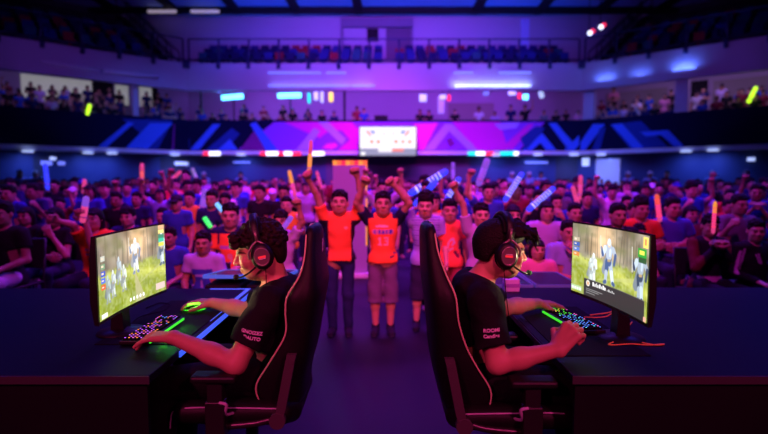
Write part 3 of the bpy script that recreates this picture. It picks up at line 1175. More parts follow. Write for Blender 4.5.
for x0, x1, y0, y1, m, lab in ((41, 52, 161, 165, E_PALEBLUE, 'small blue lit sign on the ground wall over the leftmost door'), (58, 65, 161.5, 165, E_PALEBLUE, 'small pale lit sign right of the leftmost door'),
                               (50, 56, 157, 160, E_ICE, 'small white sign box under the left ledge'),
                               (175, 188, 162, 165, E_ICE, 'white lit sign on the dark door left of centre'), (233, 250, 161.5, 163, E_PALEBLUE, 'thin blue lit line sign on the wall left of the whiteboard'),
                               (525, 548, 161.5, 163.5, E_PALEBLUE, 'thin blue lit line sign above the grey door right of centre'), (747, 755, 157.5, 161, E_ICE, 'bright white sign on the wall at far right'),
                               (582, 589, 158, 166, E_ICE, 'upper white light panel left of the lit glass door')):
    led_panel(x0, x1, y0, y1, m, lab, G, -0.46, 'wall_sign', 'sign', 0.06)


# ================================================================ THE AUDIENCE
def V3(*a):
    return np.array(a, float)


BASE = dict(hd=V3(0, -0.02, 1.485), fwd=V3(0, -1, -0.03), hs=1.08,
            sa=V3(-0.165, 0, 1.30), sb=V3(0.165, 0, 1.30), ea=V3(-0.215, 0.03, 1.03), eb=V3(0.215, 0.03, 1.03),
            wa=V3(-0.22, -0.06, 0.80), wb=V3(0.22, -0.06, 0.80), na=V3(1, 0, 0), nb=V3(-1, 0, 0), curl=0.45,
            pel=V3(0, 0.01, 0.86), ha=V3(-0.085, 0.01, 0.82), hb=V3(0.085, 0.01, 0.82), ka=V3(-0.095, -0.02, 0.45), kb=V3(0.095, -0.02, 0.45),
            fa=V3(-0.10, 0.02, 0.075), fb=V3(0.10, 0.02, 0.075))


def pose(**kw):
    d = dict(BASE)
    d.update({k: (V3(*v) if isinstance(v, tuple) else v) for k, v in kw.items()})
    return d


UPA = dict(ea=(-0.33, -0.08, 1.47), wa=(-0.30, -0.16, 1.72), na=(0, -1, 0.1))
UPB = dict(eb=(0.33, -0.08, 1.47), wb=(0.30, -0.16, 1.72), nb=(0, -1, 0.1))
LOWA = dict(ea=(-0.27, -0.06, 1.06), wa=(-0.26, -0.25, 1.25), na=(1, -0.2, 0))
LOWB = dict(eb=(0.27, -0.06, 1.06), wb=(0.26, -0.25, 1.25), nb=(-1, -0.2, 0))
CROSS = dict(ea=(-0.25, -0.03, 1.05), eb=(0.25, -0.03, 1.05), wa=(0.0, -0.21, 1.08), wb=(0.0, -0.18, 1.04), na=(0, 1, 0), nb=(0, 1, 0))
CHIN = dict(eb=(0.20, -0.15, 1.03), wb=(0.05, -0.17, 1.27), nb=(-0.4, 1, 0.2), ea=(-0.22, -0.05, 1.04), wa=(0.02, -0.2, 1.02), na=(0, 1, 0))
CLASP = dict(ea=(-0.21, -0.14, 1.06), eb=(0.21, -0.14, 1.06), wa=(-0.05, -0.2, 1.25), wb=(0.05, -0.2, 1.25), na=(1, 0.2, 0), nb=(-1, 0.2, 0))
SEATDZ = -0.36


def sit(p, lap=True):
    """seated: upper body lowered, thighs forward, shins down"""
    q = dict(p)
    q['hs'] = min(p['hs'], 1.0) if p['hs'] < 1.15 else 1.08
    dz = V3(0, 0, SEATDZ)
    for k in ('hd', 'sa', 'sb', 'ea', 'eb', 'wa', 'wb', 'pel'):
        q[k] = p[k] + dz
    if lap and p['wa'][2] < 0.9:
        q['ea'], q['wa'], q['na'] = V3(-0.22, -0.03, 0.68), V3(-0.12, -0.25, 0.62), V3(0, 0, -1)
    if lap and p['wb'][2] < 0.9:
        q['eb'], q['wb'], q['nb'] = V3(0.22, -0.03, 0.68), V3(0.12, -0.25, 0.62), V3(0, 0, -1)
    q['ha'], q['hb'] = V3(-0.09, -0.02, 0.50), V3(0.09, -0.02, 0.50)
    q['ka'], q['kb'] = V3(-0.13, -0.42, 0.49), V3(0.13, -0.42, 0.49)
    q['fa'], q['fb'] = V3(-0.13, -0.38, 0.075), V3(0.13, -0.38, 0.075)
    return q


def torso(F, p, g=0.0, k=0.05):
    sa, sb, pel = p['sa'], p['sb'], p['pel']
    mid = (sa + sb) / 2
    ax = mid - pel
    ch = pel + ax * 0.72
    F.ell(pel, (0.150 + g, 0.108 + g, 0.125 + g), k=k)
    F.ell(pel + ax * 0.38, (0.128 + g, 0.098 + g, 0.16 + g), k=k)
    F.ell(ch, (0.152 + g, 0.106 + g, 0.165 + g), k=k)
    F.cap(sa + V3(0.02, 0, -0.01), sb + V3(-0.02, 0, -0.01), 0.052 + g, 0.052 + g, k)
    F.cap(mid + V3(-0.07, 0.02, 0.01), mid + V3(0.07, 0.02, 0.01), 0.05 + g, 0.05 + g, k)


def bounds(p, m=0.2):
    pts = [p[k] for k in ('hd', 'sa', 'sb', 'ea', 'eb', 'wa', 'wb', 'pel', 'ka', 'kb', 'fa', 'fb')]
    P = np.array(pts)
    return P.min(0) - m - np.array([0, 0.05, 0]), P.max(0) + m


def body_mesh(p, vox, name='person', thick=1.0, paint_face=True, fist=None, hs=1.0):
    lo, hi = bounds(p)
    lo[2] = 0.0
    F = Field(lo, hi, vox)
    torso(F, p)
    mid = (p['sa'] + p['sb']) / 2
    R = frame(p['fwd'])
    Rn = np.array(R)
    F.cap(mid + V3(0, 0.015, 0.0), p['hd'] + Rn @ V3(0, 0.025, -0.06), 0.054 * thick, 0.05 * thick, 0.03)
    head_prims(F, p['hd'], R, p['hs'])
    for s in 'ab':
        S, E, W = p['s' + s], p['e' + s], p['w' + s]
        F.cap(S, E, 0.047 * thick, 0.036 * thick, 0.03)
        F.cap(E, E + (W - E) * 0.35, 0.036 * thick, 0.036 * thick, 0.02)
        F.cap(E + (W - E) * 0.3, W, 0.036 * thick, 0.024, 0.015)
        d = W - E
        n = p['n' + s]
        # the thumb lies towards the head for raised arms
        dd = d / np.linalg.norm(d)
        nn = n - dd * (n @ dd)
        nn = nn / np.linalg.norm(nn)
        x = np.cross(dd, nn)
        inward = V3(1 if s == 'a' else -1, -0.3, 0.2)
        side = 1 if x @ inward > 0 else -1
        hand_prims(F, W, d, n, side, hs * 1.0, (fist if fist is not None else p['curl']), spread=0.1, thumb=0.5, k=0.008)
        H_, K_, A_ = p['h' + s], p['k' + s], p['f' + s]
        F.cap(H_, K_, 0.075 * thick, 0.052 * thick, 0.03)
        F.cap(K_, K_ + (A_ - K_) * 0.35, 0.05 * thick, 0.052 * thick, 0.02)
        F.cap(K_ + (A_ - K_) * 0.3, A_, 0.052 * thick, 0.033, 0.02)
        F.cap(A_ + V3(0, 0.02, -0.035), A_ + V3(0.015 * (1 if s == 'b' else -1), -0.13, -0.045), 0.034, 0.028, 0.02)
    fp = face_paint(p['hd'], R, p['hs'])

    def paint(V):
        col = np.ones((len(V), 3))
        return fp(V, col) if paint_face else col
    return F.mesh(name, M_SKIN, paint)


def shirt_mesh(p, vox, sleeve=0.5, hem=0.0, g=0.013, paint=None, thick=1.0, long=False, r=0):
    lo, hi = bounds(p)
    lo[2] = p['pel'][2] - 0.2
    F = Field(lo, hi, vox)
    torso(F, p, g, 0.05)
    for s in 'ab':
        S, E, W = p['s' + s], p['e' + s], p['w' + s]
        if long:
            F.cap(S, E, 0.062 * thick, 0.05 * thick, 0.03)
            F.cap(E, E + (W - E) * 0.92, 0.05 * thick, 0.038 * thick, 0.02)
        elif sleeve > 0:
            F.cap(S, S + (E - S) * sleeve, 0.066 * thick, 0.064 * thick, 0.025, flat=False)
            F.cap(S + (E - S) * (sleeve + 0.02), S + (E - S) * (sleeve + 0.5), 0.14, 0.14, 0.0, flat=True, sub=True)
    F.ell(p['pel'] + V3(0, 0, -0.03), (0.180, 0.138, 0.16), k=0.03)
    F.half((0, 0, -1), -(p['pel'][2] - 0.07 + hem))
    mid = (p['sa'] + p['sb']) / 2
    F.ell(mid + V3(0, -0.055, 0.085), (0.072, 0.075, 0.062), k=0.01, sub=True)
    F.ripple(0.0035, 38, r)
    return F.mesh('shirt', M_CLOTH, paint)


def leg_mesh(p, vox, short=False, name='trousers', r=3):
    lo, hi = bounds(p)
    hi[2] = p['pel'][2] + 0.15
    lo[2] = 0
    F = Field(lo, hi, vox)
    F.ell(p['pel'], (0.152, 0.110, 0.12), k=0.03)
    if p['ka'][2] < 0.48:
        F.ell(p['pel'] + V3(0, 0, 0.05), (0.149, 0.110, 0.12), k=0.03)
    for s in 'ab':
        H_, K_, A_ = p['h' + s], p['k' + s], p['f' + s]
        if short:
            F.cap(H_ + (K_ - H_) * 0.1, H_ + (K_ - H_) * 1.2, 0.082, 0.088, 0.03)
        else:
            F.cap(H_, K_, 0.080, 0.066, 0.03)
            F.cap(K_, A_ + V3(0, 0, 0.02), 0.067, 0.05, 0.02)
    if short:
        F.half((0, 0, -1), -(p['ka'][2] - 0.075) if p['ka'][2] > 0.3 and abs(p['ka'][1]) < 0.2 else 0)
    F.ripple(0.004, 34, r)
    F.half((0, 0, 1), p['pel'][2] + 0.11)
    return F.mesh(name, M_CLOTH)


def shoe_mesh(A_, out, vox=0.009):
    F = Field(A_ + V3(-0.1, -0.22, -0.09), A_ + V3(0.1, 0.1, 0.08), vox)
    F.cap(A_ + V3(0, 0.025, -0.03), A_ + V3(out * 0.015, -0.12, -0.042), 0.047, 0.043, 0.02)
    F.cap(A_ + V3(0, 0.01, -0.02), A_ + V3(0, 0.01, 0.03), 0.045, 0.047, 0.02)
    F.half((0, 0, -1), -(A_[2] - 0.073))

    def paint(V):
        c = np.ones((len(V), 3))
        c[V[:, 2] < A_[2] - 0.05] = 5.0
        return c
    return F.mesh('shoe', M_CLOTH, paint)


def hair_mesh(p, vox, style='short', seed=0):
    c = p['hd']
    R = frame(p['fwd'])
    Rn = np.array(R)
    s = p['hs']
    P = lambda x, y, z: c + Rn @ (V3(x, y, z) * s)
    F = Field(c - 0.3, c + 0.2, vox)
    if style == 'cap':
        F.ell(P(0, 0.01, 0.045), V3(0.084, 0.104, 0.085) * s, R, 0.01)
        F.half(tuple(-Rn[:, 2]), float(-(P(0, 0, 0.03) @ Rn[:, 2])))
        F.ell(P(0, -0.105, 0.037), V3(0.065, 0.075, 0.012) * s, R, 0.008)
        return F.mesh('cap', M_HAIR)
    F.ell(P(0, 0.016, 0.037), V3(0.082, 0.102, 0.089) * s, R, 0.01)
    if style in ('bushy', 'tall'):
        F.ell(P(0, 0.0, 0.075), V3(0.078, 0.098, 0.065) * s, R, 0.02)
    if style == 'long':
        F.ell(P(0, 0.06, -0.06), V3(0.085, 0.055, 0.13) * s, R, 0.04)
        F.cap(P(0.06, 0.03, 0), P(0.075, 0.02, -0.17), 0.035 * s, 0.026 * s, 0.03)
        F.cap(P(-0.06, 0.03, 0), P(-0.075, 0.02, -0.17), 0.035 * s, 0.026 * s, 0.03)
    # open the face, the ears and the nape
    F.box(P(0, -0.13, -0.077), V3(0.07, 0.105, 0.128) * s, R, 0.04, 0.012, True)
    if style != 'long':
        F.box(P(0, 0.0, -0.12), V3(0.2, 0.075, 0.105) * s, R, 0.02, 0.01, True)
        F.box(P(0, 0.05, -0.19), V3(0.2, 0.2, 0.12) * s, R, 0.02, 0.01, True)
    if style == 'fringe' or style == 'long':
        F.cap(P(-0.05, -0.078, 0.062), P(0.045, -0.085, 0.055), 0.018 * s, 0.016 * s, 0.012)
    r = np.random.default_rng(seed)
    if style in ('bushy', 'tall', 'short', 'fringe'):
        for _ in range(80):
            a, b = r.uniform(0, 6.28), r.uniform(0.15, 1.2)
            q = P(0.081 * math.cos(a) * math.sin(b), 0.008 + 0.10 * math.sin(a) * math.sin(b), 0.04 + 0.088 * math.cos(b) + (0.03 if style in ('bushy', 'tall') else 0))
            F.ell(q, V3(0.014, 0.014, 0.014) * s * r.uniform(0.6, 1.1), k=0.01)
    return F.mesh('hair', M_HAIR)


SKINS = [(0.52, 0.30, 0.20), (0.44, 0.25, 0.16), (0.60, 0.37, 0.26), (0.36, 0.20, 0.13)]
BLACKHAIR = (0.007, 0.006, 0.006)
PEOPLE = []          # (x, y, radius)


def put_person(loc, s, parts, skin, colors, label, group, rz=0.0):
    """parts: (body, [(name, mesh, colour key)])"""
    o = link('person', parts['body'], loc=loc)
    o.scale = (s, s, s)
    o.rotation_euler = (0, 0, rz)
    o.color = (*skin, 1)
    tag(o, label, 'person', group)
    for nm, me, key in parts['wear']:
        c = link(nm, me, o)
        c.color = (*colors.get(key, (0.02, 0.02, 0.03)), 1)
    return o


# ---- crowd variants ----------------------------------------------------------
CV = 0.0135
POSES = {
    'standing still': pose(),
    'with arm raised a': pose(**UPA),
    'with arm raised b': pose(**UPB),
    'with both arms raised': pose(**UPA, **UPB),
    'holding a hand up a': pose(**LOWA),
    'holding a hand up b': pose(**LOWB),
    'with crossed arms': pose(**CROSS),
    'with hand at chin': pose(**CHIN),
    'with clasped hands': pose(**CLASP),
}
HAIRS = {}
for st in ('short', 'bushy', 'fringe', 'long', 'cap'):
    HAIRS[st] = hair_mesh(BASE, CV * 0.8, st, 3)
VAR = {}
LEGS_STAND = leg_mesh(BASE, CV)
for nm, p in POSES.items():
    f = 1.25 if ('raised' in nm or 'hand up' in nm) else 0.5
    VAR[nm] = dict(body=body_mesh(p, CV, fist=f, hs=1.12), shirt=shirt_mesh(p, CV, 0.55), legs=LEGS_STAND)
SEAT_SHIFT = V3(0, 0, SEATDZ)
SHAIRS = {}
for st in ('short', 'bushy', 'fringe', 'long', 'cap'):
    SHAIRS[st] = hair_mesh(sit(BASE), CV * 0.8, st, 3)
SVAR = {}
LEGS_SIT = leg_mesh(sit(BASE), CV)
for nm in ('standing still', 'with arm raised a', 'with arm raised b', 'holding a hand up a', 'holding a hand up b', 'with crossed arms', 'with hand at chin', 'with clasped hands'):
    p = sit(POSES[nm])
    f = 1.25 if ('raised' in nm or 'hand up' in nm) else 0.5
    SVAR[nm] = dict(body=body_mesh(p, CV * 0.85, fist=f, hs=1.1), shirt=shirt_mesh(p, CV, 0.55), legs=LEGS_SIT)
    SVAR[nm]['long'] = None
HANDS = {'with arm raised a': (V3(-0.29, -0.19, 1.80)), 'with arm raised b': V3(0.29, -0.19, 1.80), 'holding a hand up a': V3(-0.26, -0.33, 1.33), 'holding a hand up b': V3(0.26, -0.33, 1.33)}
CHAIR_ME = None


def folding_chair():
    m = MB()
    m.box(-0.21, 0.21, -0.2, 0.2, 0.405, 0.43, bev=0.01)
    m.box(-0.21, 0.21, 0.22, 0.25, 0.55, 0.86, bev=0.012)
    for x in (-0.2, 0.2):
        m.tube([(x, 0.26, 0.86), (x, 0.2, 0.42), (x, 0.24, 0.0)], 0.012, 6)
        m.tube([(x, -0.18, 0.42), (x, -0.22, 0.0)], 0.012, 6)
    o = m.build('chair', mat('black_plastic', (0.015, 0.015, 0.018), 0.5))
    me = o.data
    bpy.data.objects.remove(o)
    return me


CHAIR_ME = folding_chair()
COLS = {'navy': (0.015, 0.02, 0.10), 'blue': (0.03, 0.08, 0.42), 'black': (0.012, 0.012, 0.016), 'white': (0.62, 0.62, 0.68), 'lavender': (0.42, 0.36, 0.62), 'red': (0.55, 0.03, 0.04),
        'orange': (0.85, 0.13, 0.03), 'grey': (0.16, 0.16, 0.20), 'maroon': (0.20, 0.015, 0.04), 'pale blue': (0.28, 0.38, 0.70), 'pink': (0.7, 0.25, 0.4), 'yellow': (0.75, 0.45, 0.04)}
HAIRWORD = {'short': 'dark-haired', 'bushy': 'bushy-haired', 'fringe': 'fringed', 'long': 'long-haired', 'cap': 'capped'}
CAPC = {'black': (0.015, 0.015, 0.02), 'white': (0.6, 0.6, 0.65), 'blue': (0.03, 0.06, 0.3)}


def crowd_person(x, y, z0, s, posename, hair, colname, label, group, seated=False, skin=None, trousers=(0.02, 0.022, 0.05), rz=0.0, capcol='black', extra=None):
    v = (SVAR if seated else VAR)[posename]
    hm = (SHAIRS if seated else HAIRS)[hair]
    wear = [('shirt', v['shirt'], 'shirt'), ('trousers', v['legs'], 'legs'), ('cap' if hair == 'cap' else 'hair', hm, 'hair')]
    o = put_person((x, y, z0), s, dict(body=v['body'], wear=wear), skin or SKINS[0],
                   {'shirt': COLS[colname] if isinstance(colname, str) else colname, 'legs': trousers, 'hair': CAPC[capcol] if hair == 'cap' else BLACKHAIR}, label, group, rz)
    PEOPLE.append((x, y, 0.24 * s))
    if seated:
        PEOPLE.append((x, y + 0.2, 0.12))
        PEOPLE.append((x, y - 0.3 * s, 0.15))
        c = link('chair', CHAIR_ME, loc=(x, y + 0.02, z0))
        c.scale = (s, s, s)
        c.rotation_euler = (0, 0, rz)
        tag(c, label_chair(label), 'chair', 'chairs of the seated audience')
    return o


def label_chair(l):
    ws = l.split()
    return 'black chair under the ' + ' '.join(ws[:12])


# ---- light sticks ------------------------------------------------------------
def stick_mat(name, col, es):
    return mat(name, tuple(0.02 + 0.12 * c for c in col), 0.4, emit=col, es=es, spec=0.2)


STICKS = {'blue': stick_mat('stick_blue', (0.03, 0.04, 1.0), 1.4), 'pink': stick_mat('stick_pink', (1.0, 0.07, 0.32), 0.7), 'lavender': stick_mat('stick_lavender', (0.36, 0.10, 1.0), 0.65),
          'orange': stick_mat('stick_orange', (1.0, 0.12, 0.06), 0.8), 'green': stick_mat('stick_green', (0.05, 1.0, 0.15), 1.2), 'sky': stick_mat('stick_sky', (0.15, 0.45, 1.0), 1.6),
          'lime': E_LIME, 'white': stick_mat('stick_white', (0.5, 0.3, 0.9), 0.5), 'gold': stick_mat('stick_gold', (1.0, 0.33, 0.05), 0.9)}
SM_GRIP = mat('stick_grip', (0.5, 0.4, 0.6), 0.5)


def light_stick(A, B, r, m, label, m2=None, marks=False):
    """inflated stick from the held end A to the tip B; rounded ends with a pinched valve and printed bands"""
    A, B = Vector(A), Vector(B)
    d = B - A
    L = d.length
    t = thing('light_stick', label, 'light stick', A, group='light sticks held over the crowd')
    q = d.to_track_quat('Z', 'Y').to_matrix().to_4x4()
    prof = [(0.15 * r, 0), (0.8 * r, 0.03 * L), (r, 0.1 * L), (r, 0.62 * L)]
    k = MB(); k.lathe(prof, q, 12); k.build('tube', m, t)
    k = MB(); k.lathe([(r, 0.62 * L), (r, 0.9 * L), (0.8 * r, 0.97 * L), (0.1 * r, L)], q, 12); k.build('tip', m2 or m, t)
    k = MB(); k.lathe([(r * 1.04, 0.2 * L), (r * 1.06, 0.22 * L), (r * 1.04, 0.24 * L)], q, 12)
    if marks:
        for i in range(7):
            h = (0.3 + 0.08 * i) * L
            k.lathe([(r * 1.01, h), (r * 1.04, h + 0.012 * L), (r * 1.01, h + 0.024 * L)], q, 12)
    k.build('band', SM_GRIP if not marks else E_ICE if m == STICKS['blue'] else E_RED, t)
    return t


# ================================================================ the people one can tell apart
NEAR = 'audience in the front rows'


def special(px, py, Y, posename, hair, col, label, seated=None, s=None, **kw):
    z = atY(px, py, Y).z
    x = atY(px, py, Y).x
    if seated is None:
        seated = z < 1.22
    ref = 1.485 + (SEATDZ if seated else 0)
    for step in range(9):           # a little deeper when the spot is taken
        q = atY(px, py, Y)
        x, z = q.x, q.z
        sc = s or z / ref
        spots = [(x, Y, 0.2 * sc)] + ([(x, Y - 0.3 * sc, 0.16)] if seated else [])
        if not any((a - c) ** 2 + (b - d) ** 2 < (r + e) ** 2 for a, b, r in spots for c, d, e in PEOPLE):
            break
        Y += 0.1
    return crowd_person(x, Y, 0.0, sc, posename, hair, col, label, NEAR, seated=seated, **kw)



# ---- the children standing in the aisle and in the front row, built one by one
KV = 0.0085


def kid(loc, s, p, hair, shirt_paint, shirt_col, legs_col, label, sleeve=0.55, short=False, skin=SKINS[0], shoes=(0.015, 0.018, 0.04), hem=0.0, long=False, fist=1.3, seated=False, thick=1.0, rz=0.0, hairseed=1, vox=KV, solecol=None):
    wear = [('shirt', shirt_mesh(p, vox, sleeve, hem, 0.014, shirt_paint, long=long, r=hairseed), 'shirt'),
            ('shorts' if short else 'trousers', leg_mesh(p, vox * 1.15, short, 'shorts' if short else 'trousers', hairseed + 7), 'legs'),
            ('cap' if hair == 'cap' else 'hair', hair_mesh(p, vox * 0.9, hair, hairseed), 'hair'),
            ('shoe', shoe_mesh(p['fa'], -1), 'shoe'), ('shoe', shoe_mesh(p['fb'], 1), 'shoe')]
    o = put_person(loc, s, dict(body=body_mesh(p, vox, fist=fist, hs=1.08, thick=thick), wear=wear), skin,
                   {'shirt': shirt_col, 'legs': legs_col, 'hair': BLACKHAIR, 'shoe': shoes}, label, NEAR, rz)
    PEOPLE.append((loc[0], loc[1], 0.26 * s))
    if seated:
        PEOPLE.append((loc[0], loc[1] - 0.3 * s, 0.15))
        c = link('chair', CHAIR_ME, loc=(loc[0], loc[1] + 0.02, 0))
        c.scale = (s, s, s)
        c.rotation_euler = (0, 0, rz)
        tag(c, label_chair(label), 'chair', 'chairs of the seated audience')
    return o


def strokes(V, segs, r, y_front):
    """mask of vertices on the front of a shirt near any of the (x0,z0,x1,z1) strokes"""
    m = np.zeros(len(V), bool)
    for x0, z0, x1, z1 in segs:
        dx, dz = x1 - x0, z1 - z0
        t = np.clip(((V[:, 0] - x0) * dx + (V[:, 2] - z0) * dz) / (dx * dx + dz * dz + 1e-9), 0, 1)
        m |= np.hypot(V[:, 0] - x0 - t * dx, V[:, 2] - z0 - t * dz) < r
    return m & (V[:, 1] < y_front)


ORANGE = (0.98, 0.20, 0.04)
NAVY = (0.012, 0.016, 0.06)


def paint_red_black(V):
    c = np.tile(np.array((0.95, 0.17, 0.04)), (len(V), 1))
    side = (np.abs(V[:, 0]) > 0.125)
    c[side] = (0.02, 0.02, 0.03)
    top = (V[:, 2] > 1.30) & (np.abs(V[:, 0]) > 0.09)
    c[top] = (0.95, 0.17, 0.04)
    c[strokes(V, [(0.06, 1.22, 0.085, 1.22), (0.072, 1.205, 0.072, 1.225)], 0.008, 0)] = (0.8, 0.5, 0.3)
    return c


def paint_jersey(V):
    c = np.tile(np.array((0.98, 0.20, 0.04)), (len(V), 1))
    c[(np.abs(V[:, 0]) > 0.165)] = NAVY
    c[(np.abs(V[:, 0]) > 0.10) & (V[:, 2] > 1.335)] = NAVY
    c[(V[:, 1] > 0.03) & (np.abs(V[:, 0]) > 0.12)] = NAVY
    pale, blue = (0.80, 0.62, 0.50), (0.10, 0.10, 0.55)
    c[strokes(V, [(-0.075, 1.245, -0.04, 1.25), (-0.03, 1.25, 0.0, 1.25), (0.012, 1.25, 0.05, 1.247)], 0.011, 0)] = pale
    x = -0.095
    c[strokes(V, [(-0.095, 1.185, 0.095, 1.185)], 0.027, 0)] = (0.62, 0.34, 0.42)
    for k in range(5):
        u = -0.085 + 0.042 * k
        sg = [[(u, 1.205, u - 0.012, 1.185), (u - 0.012, 1.185, u, 1.168)], [(u, 1.168, u, 1.205), (u, 1.205, u + 0.014, 1.195), (u, 1.188, u + 0.014, 1.168)], [(u - 0.008, 1.168, u + 0.002, 1.205), (u + 0.002, 1.205, u + 0.012, 1.168)],
              [(u + 0.008, 1.205, u - 0.006, 1.195), (u - 0.006, 1.19, u + 0.008, 1.18), (u + 0.008, 1.178, u - 0.006, 1.168)], [(u - 0.006, 1.168, u - 0.006, 1.205), (u - 0.006, 1.205, u + 0.01, 1.168), (u + 0.01, 1.168, u + 0.01, 1.205)]][k]
        c[strokes(V, sg, 0.0065, 0)] = blue
    # 13
    c[strokes(V, [(-0.035, 1.04, -0.035, 1.12), (-0.047, 1.105, -0.035, 1.12), (-0.05, 1.04, -0.02, 1.04)], 0.0085, 0)] = pale
    c[strokes(V, [(0.018, 1.12, 0.05, 1.12), (0.05, 1.12, 0.052, 1.085), (0.03, 1.082, 0.05, 1.082), (0.052, 1.08, 0.05, 1.042), (0.016, 1.04, 0.05, 1.04)], 0.0085, 0)] = pale
    c[strokes(V, [(0.085, 0.90, 0.12, 0.91)], 0.01, 0)] = NAVY
    return c


def paint_orange_tee(V):
    c = np.tile(np.array((0.95, 0.15, 0.07)), (len(V), 1))
    c[(V[:, 2] > 1.16) & (V[:, 0] < -0.15)] = (0.05, 0.14, 0.6)
    c[strokes(V, [(-0.01, 1.12, 0.03, 1.15), (0.03, 1.15, 0.05, 1.10), (0.05, 1.10, 0.02, 1.07)], 0.012, 0)] = (0.7, 0.6, 0.6)
    c[strokes(V, [(-0.04, 1.02, -0.02, 1.10), (-0.02, 1.0, 0.03, 1.03)], 0.012, 0)] = (0.75, 0.6, 0.55)
    c[strokes(V, [(0.06, 0.98, 0.10, 0.93)], 0.02, 0)] = (0.15, 0.03, 0.05)
    return c


def paint_orange_woman(V):
    c = np.tile(np.array((0.98, 0.22, 0.03)), (len(V), 1))
    z = V[:, 2] - SEATDZ
    W = V.copy()
    W[:, 2] = z
    c[strokes(W, [(-0.05, 1.17, 0.05, 1.15), (-0.04, 1.12, 0.045, 1.11), (-0.01, 1.07, 0.03, 1.06)], 0.010, 0)] = (0.45, 0.25, 0.55)
    return c


def paint_orange_jersey(V):
    c = np.tile(np.array((0.98, 0.20, 0.04)), (len(V), 1))
    W = V.copy()
    W[:, 2] = V[:, 2] - SEATDZ
    c[(np.abs(V[:, 0]) > 0.155)] = (0.98, 0.20, 0.04)
    c[(np.abs(V[:, 0]) > 0.10) & (np.abs(V[:, 0]) < 0.125) & (W[:, 2] > 1.2)] = NAVY
    c[(W[:, 2] > 1.31)] = NAVY
    c[strokes(W, [(-0.07, 1.17, 0.07, 1.17)], 0.02, 0)] = (0.45, 0.2, 0.5)
    c[strokes(W, [(0.0, 1.09, 0.03, 1.09), (0.03, 1.09, 0.03, 1.06), (0.0, 1.06, 0.03, 1.06), (0.0, 1.06, 0.0, 1.09), (0.03, 1.06, 0.02, 1.01)], 0.009, 0)] = (0.8, 0.55, 0.4)
    return c


def paint_blue_front(V):
    c = np.tile(np.array((0.40, 0.38, 0.72)), (len(V), 1))
    W = V.copy()
    W[:, 2] = V[:, 2] - SEATDZ
    c[(np.abs(V[:, 0]) < 0.115) & (W[:, 2] < 1.2) & (V[:, 1] < 0.02)] = (0.04, 0.08, 0.55)
    c[strokes(W, [(-0.06, 1.13, 0.06, 1.13)], 0.014, 0)] = (0.35, 0.4, 0.85)
    c[strokes(W, [(-0.0, 1.0, 0.0, 1.07)], 0.012, 0)] = (0.35, 0.35, 0.8)
    return c


def paint_circle_tee(V):
    c = np.tile(np.array((0.03, 0.07, 0.40)), (len(V), 1))
    W = V.copy()
    W[:, 2] = V[:, 2] - SEATDZ
    m = (np.hypot(V[:, 0], W[:, 2] - 1.10) < 0.06) & (V[:, 1] < 0)
    c[m] = (0.35, 0.08, 0.35)
    return c


def paint_stripes(V):
    c = np.tile(np.array((0.34, 0.38, 0.80)), (len(V), 1))
    m = (V[:, 2] > 1.0) & (np.sin(V[:, 2] * 210) > 0.4) & (np.abs(V[:, 0]) < 0.17)
    c[m] = (0.16, 0.18, 0.5)
    return c


def floor_kid(px, py, Y, standing=True):
    """scale so the face centre is at that picture position"""
    q = atY(px, py, Y)
    ref = 1.485 + (0 if standing else SEATDZ)
    return (q.x, Y, 0), q.z / ref


def rel(px, py, Y, loc, s):
    """picture position -> the figure's own unscaled coordinates"""
    q = atY(px, py, Y)
    return ((q.x - loc[0]) / s, (Y - loc[1]) / s, q.z / s)


# boy in red with black sides, both arms up, the left hand grips a stick
loc, s = floor_kid(340, 203, 4.8)
pA = pose(ea=rel(317, 196, 4.72, loc, s), wa=rel(308.5, 180, 4.62, loc, s), na=(0.6, -0.8, 0), eb=rel(361, 194, 4.78, loc, s), wb=rel(357, 176, 4.72, loc, s), nb=(0, -1, 0.1),
          fwd=(0.0, -1, 0.1), hs=1.14, sa=(-0.175, 0, 1.315), sb=(0.175, 0, 1.315), ka=(-0.10, -0.02, 0.45), kb=(0.085, -0.02, 0.45), fa=(-0.09, 0.0, 0.075), fb=(0.085, 0.0, 0.075))
BOY_A = kid(loc, s, pA, 'short', paint_red_black, (1, 1, 1), (0.015, 0.025, 0.10), 'boy in red shirt with black sides and navy jeans, both arms raised', hem=0.06, skin=SKINS[0])
# boy in the number jersey
loc, s = floor_kid(383, 204.5, 4.8)
pB = pose(ea=rel(356.5, 203, 4.7, loc, s), wa=rel(363, 184.5, 4.62, loc, s), na=(0, -1, 0.1), eb=rel(409, 203, 4.7, loc, s), wb=rel(394, 185, 4.62, loc, s), nb=(0, -1, 0.1),
          fwd=(0.03, -1, 0.1), hs=1.16, sa=(-0.17, 0, 1.315), sb=(0.17, 0, 1.315), fa=(-0.085, 0.0, 0.075), fb=(0.085, 0.0, 0.075), ka=(-0.09, -0.02, 0.45), kb=(0.09, -0.02, 0.45))
kid(loc, s, pB, 'short', paint_jersey, (1, 1, 1), (0.14, 0.10, 0.18), 'boy in orange number 13 jersey over navy sleeves, grey shorts, fists raised', sleeve=0.55, short=True, skin=SKINS[0], hairseed=5, hem=0.04)
# smiling boy in blue behind the right chair
loc, s = floor_kid(425.5, 206, 4.95)
pC = pose(hs=1.2, fwd=(-0.15, -1, -0.05), ea=rel(407, 198, 4.9, loc, s), wa=rel(398, 186, 4.85, loc, s), na=(0, -1, 0.1), eb=(0.24, 0.02, 1.04), wb=(0.24, -0.1, 0.82))
kid(loc, s, pC, 'bushy', paint_stripes, (1, 1, 1), (0.02, 0.02, 0.06), 'smiling bushy-haired boy in striped blue shirt behind the right chair', skin=SKINS[2], short=True, hairseed=2)
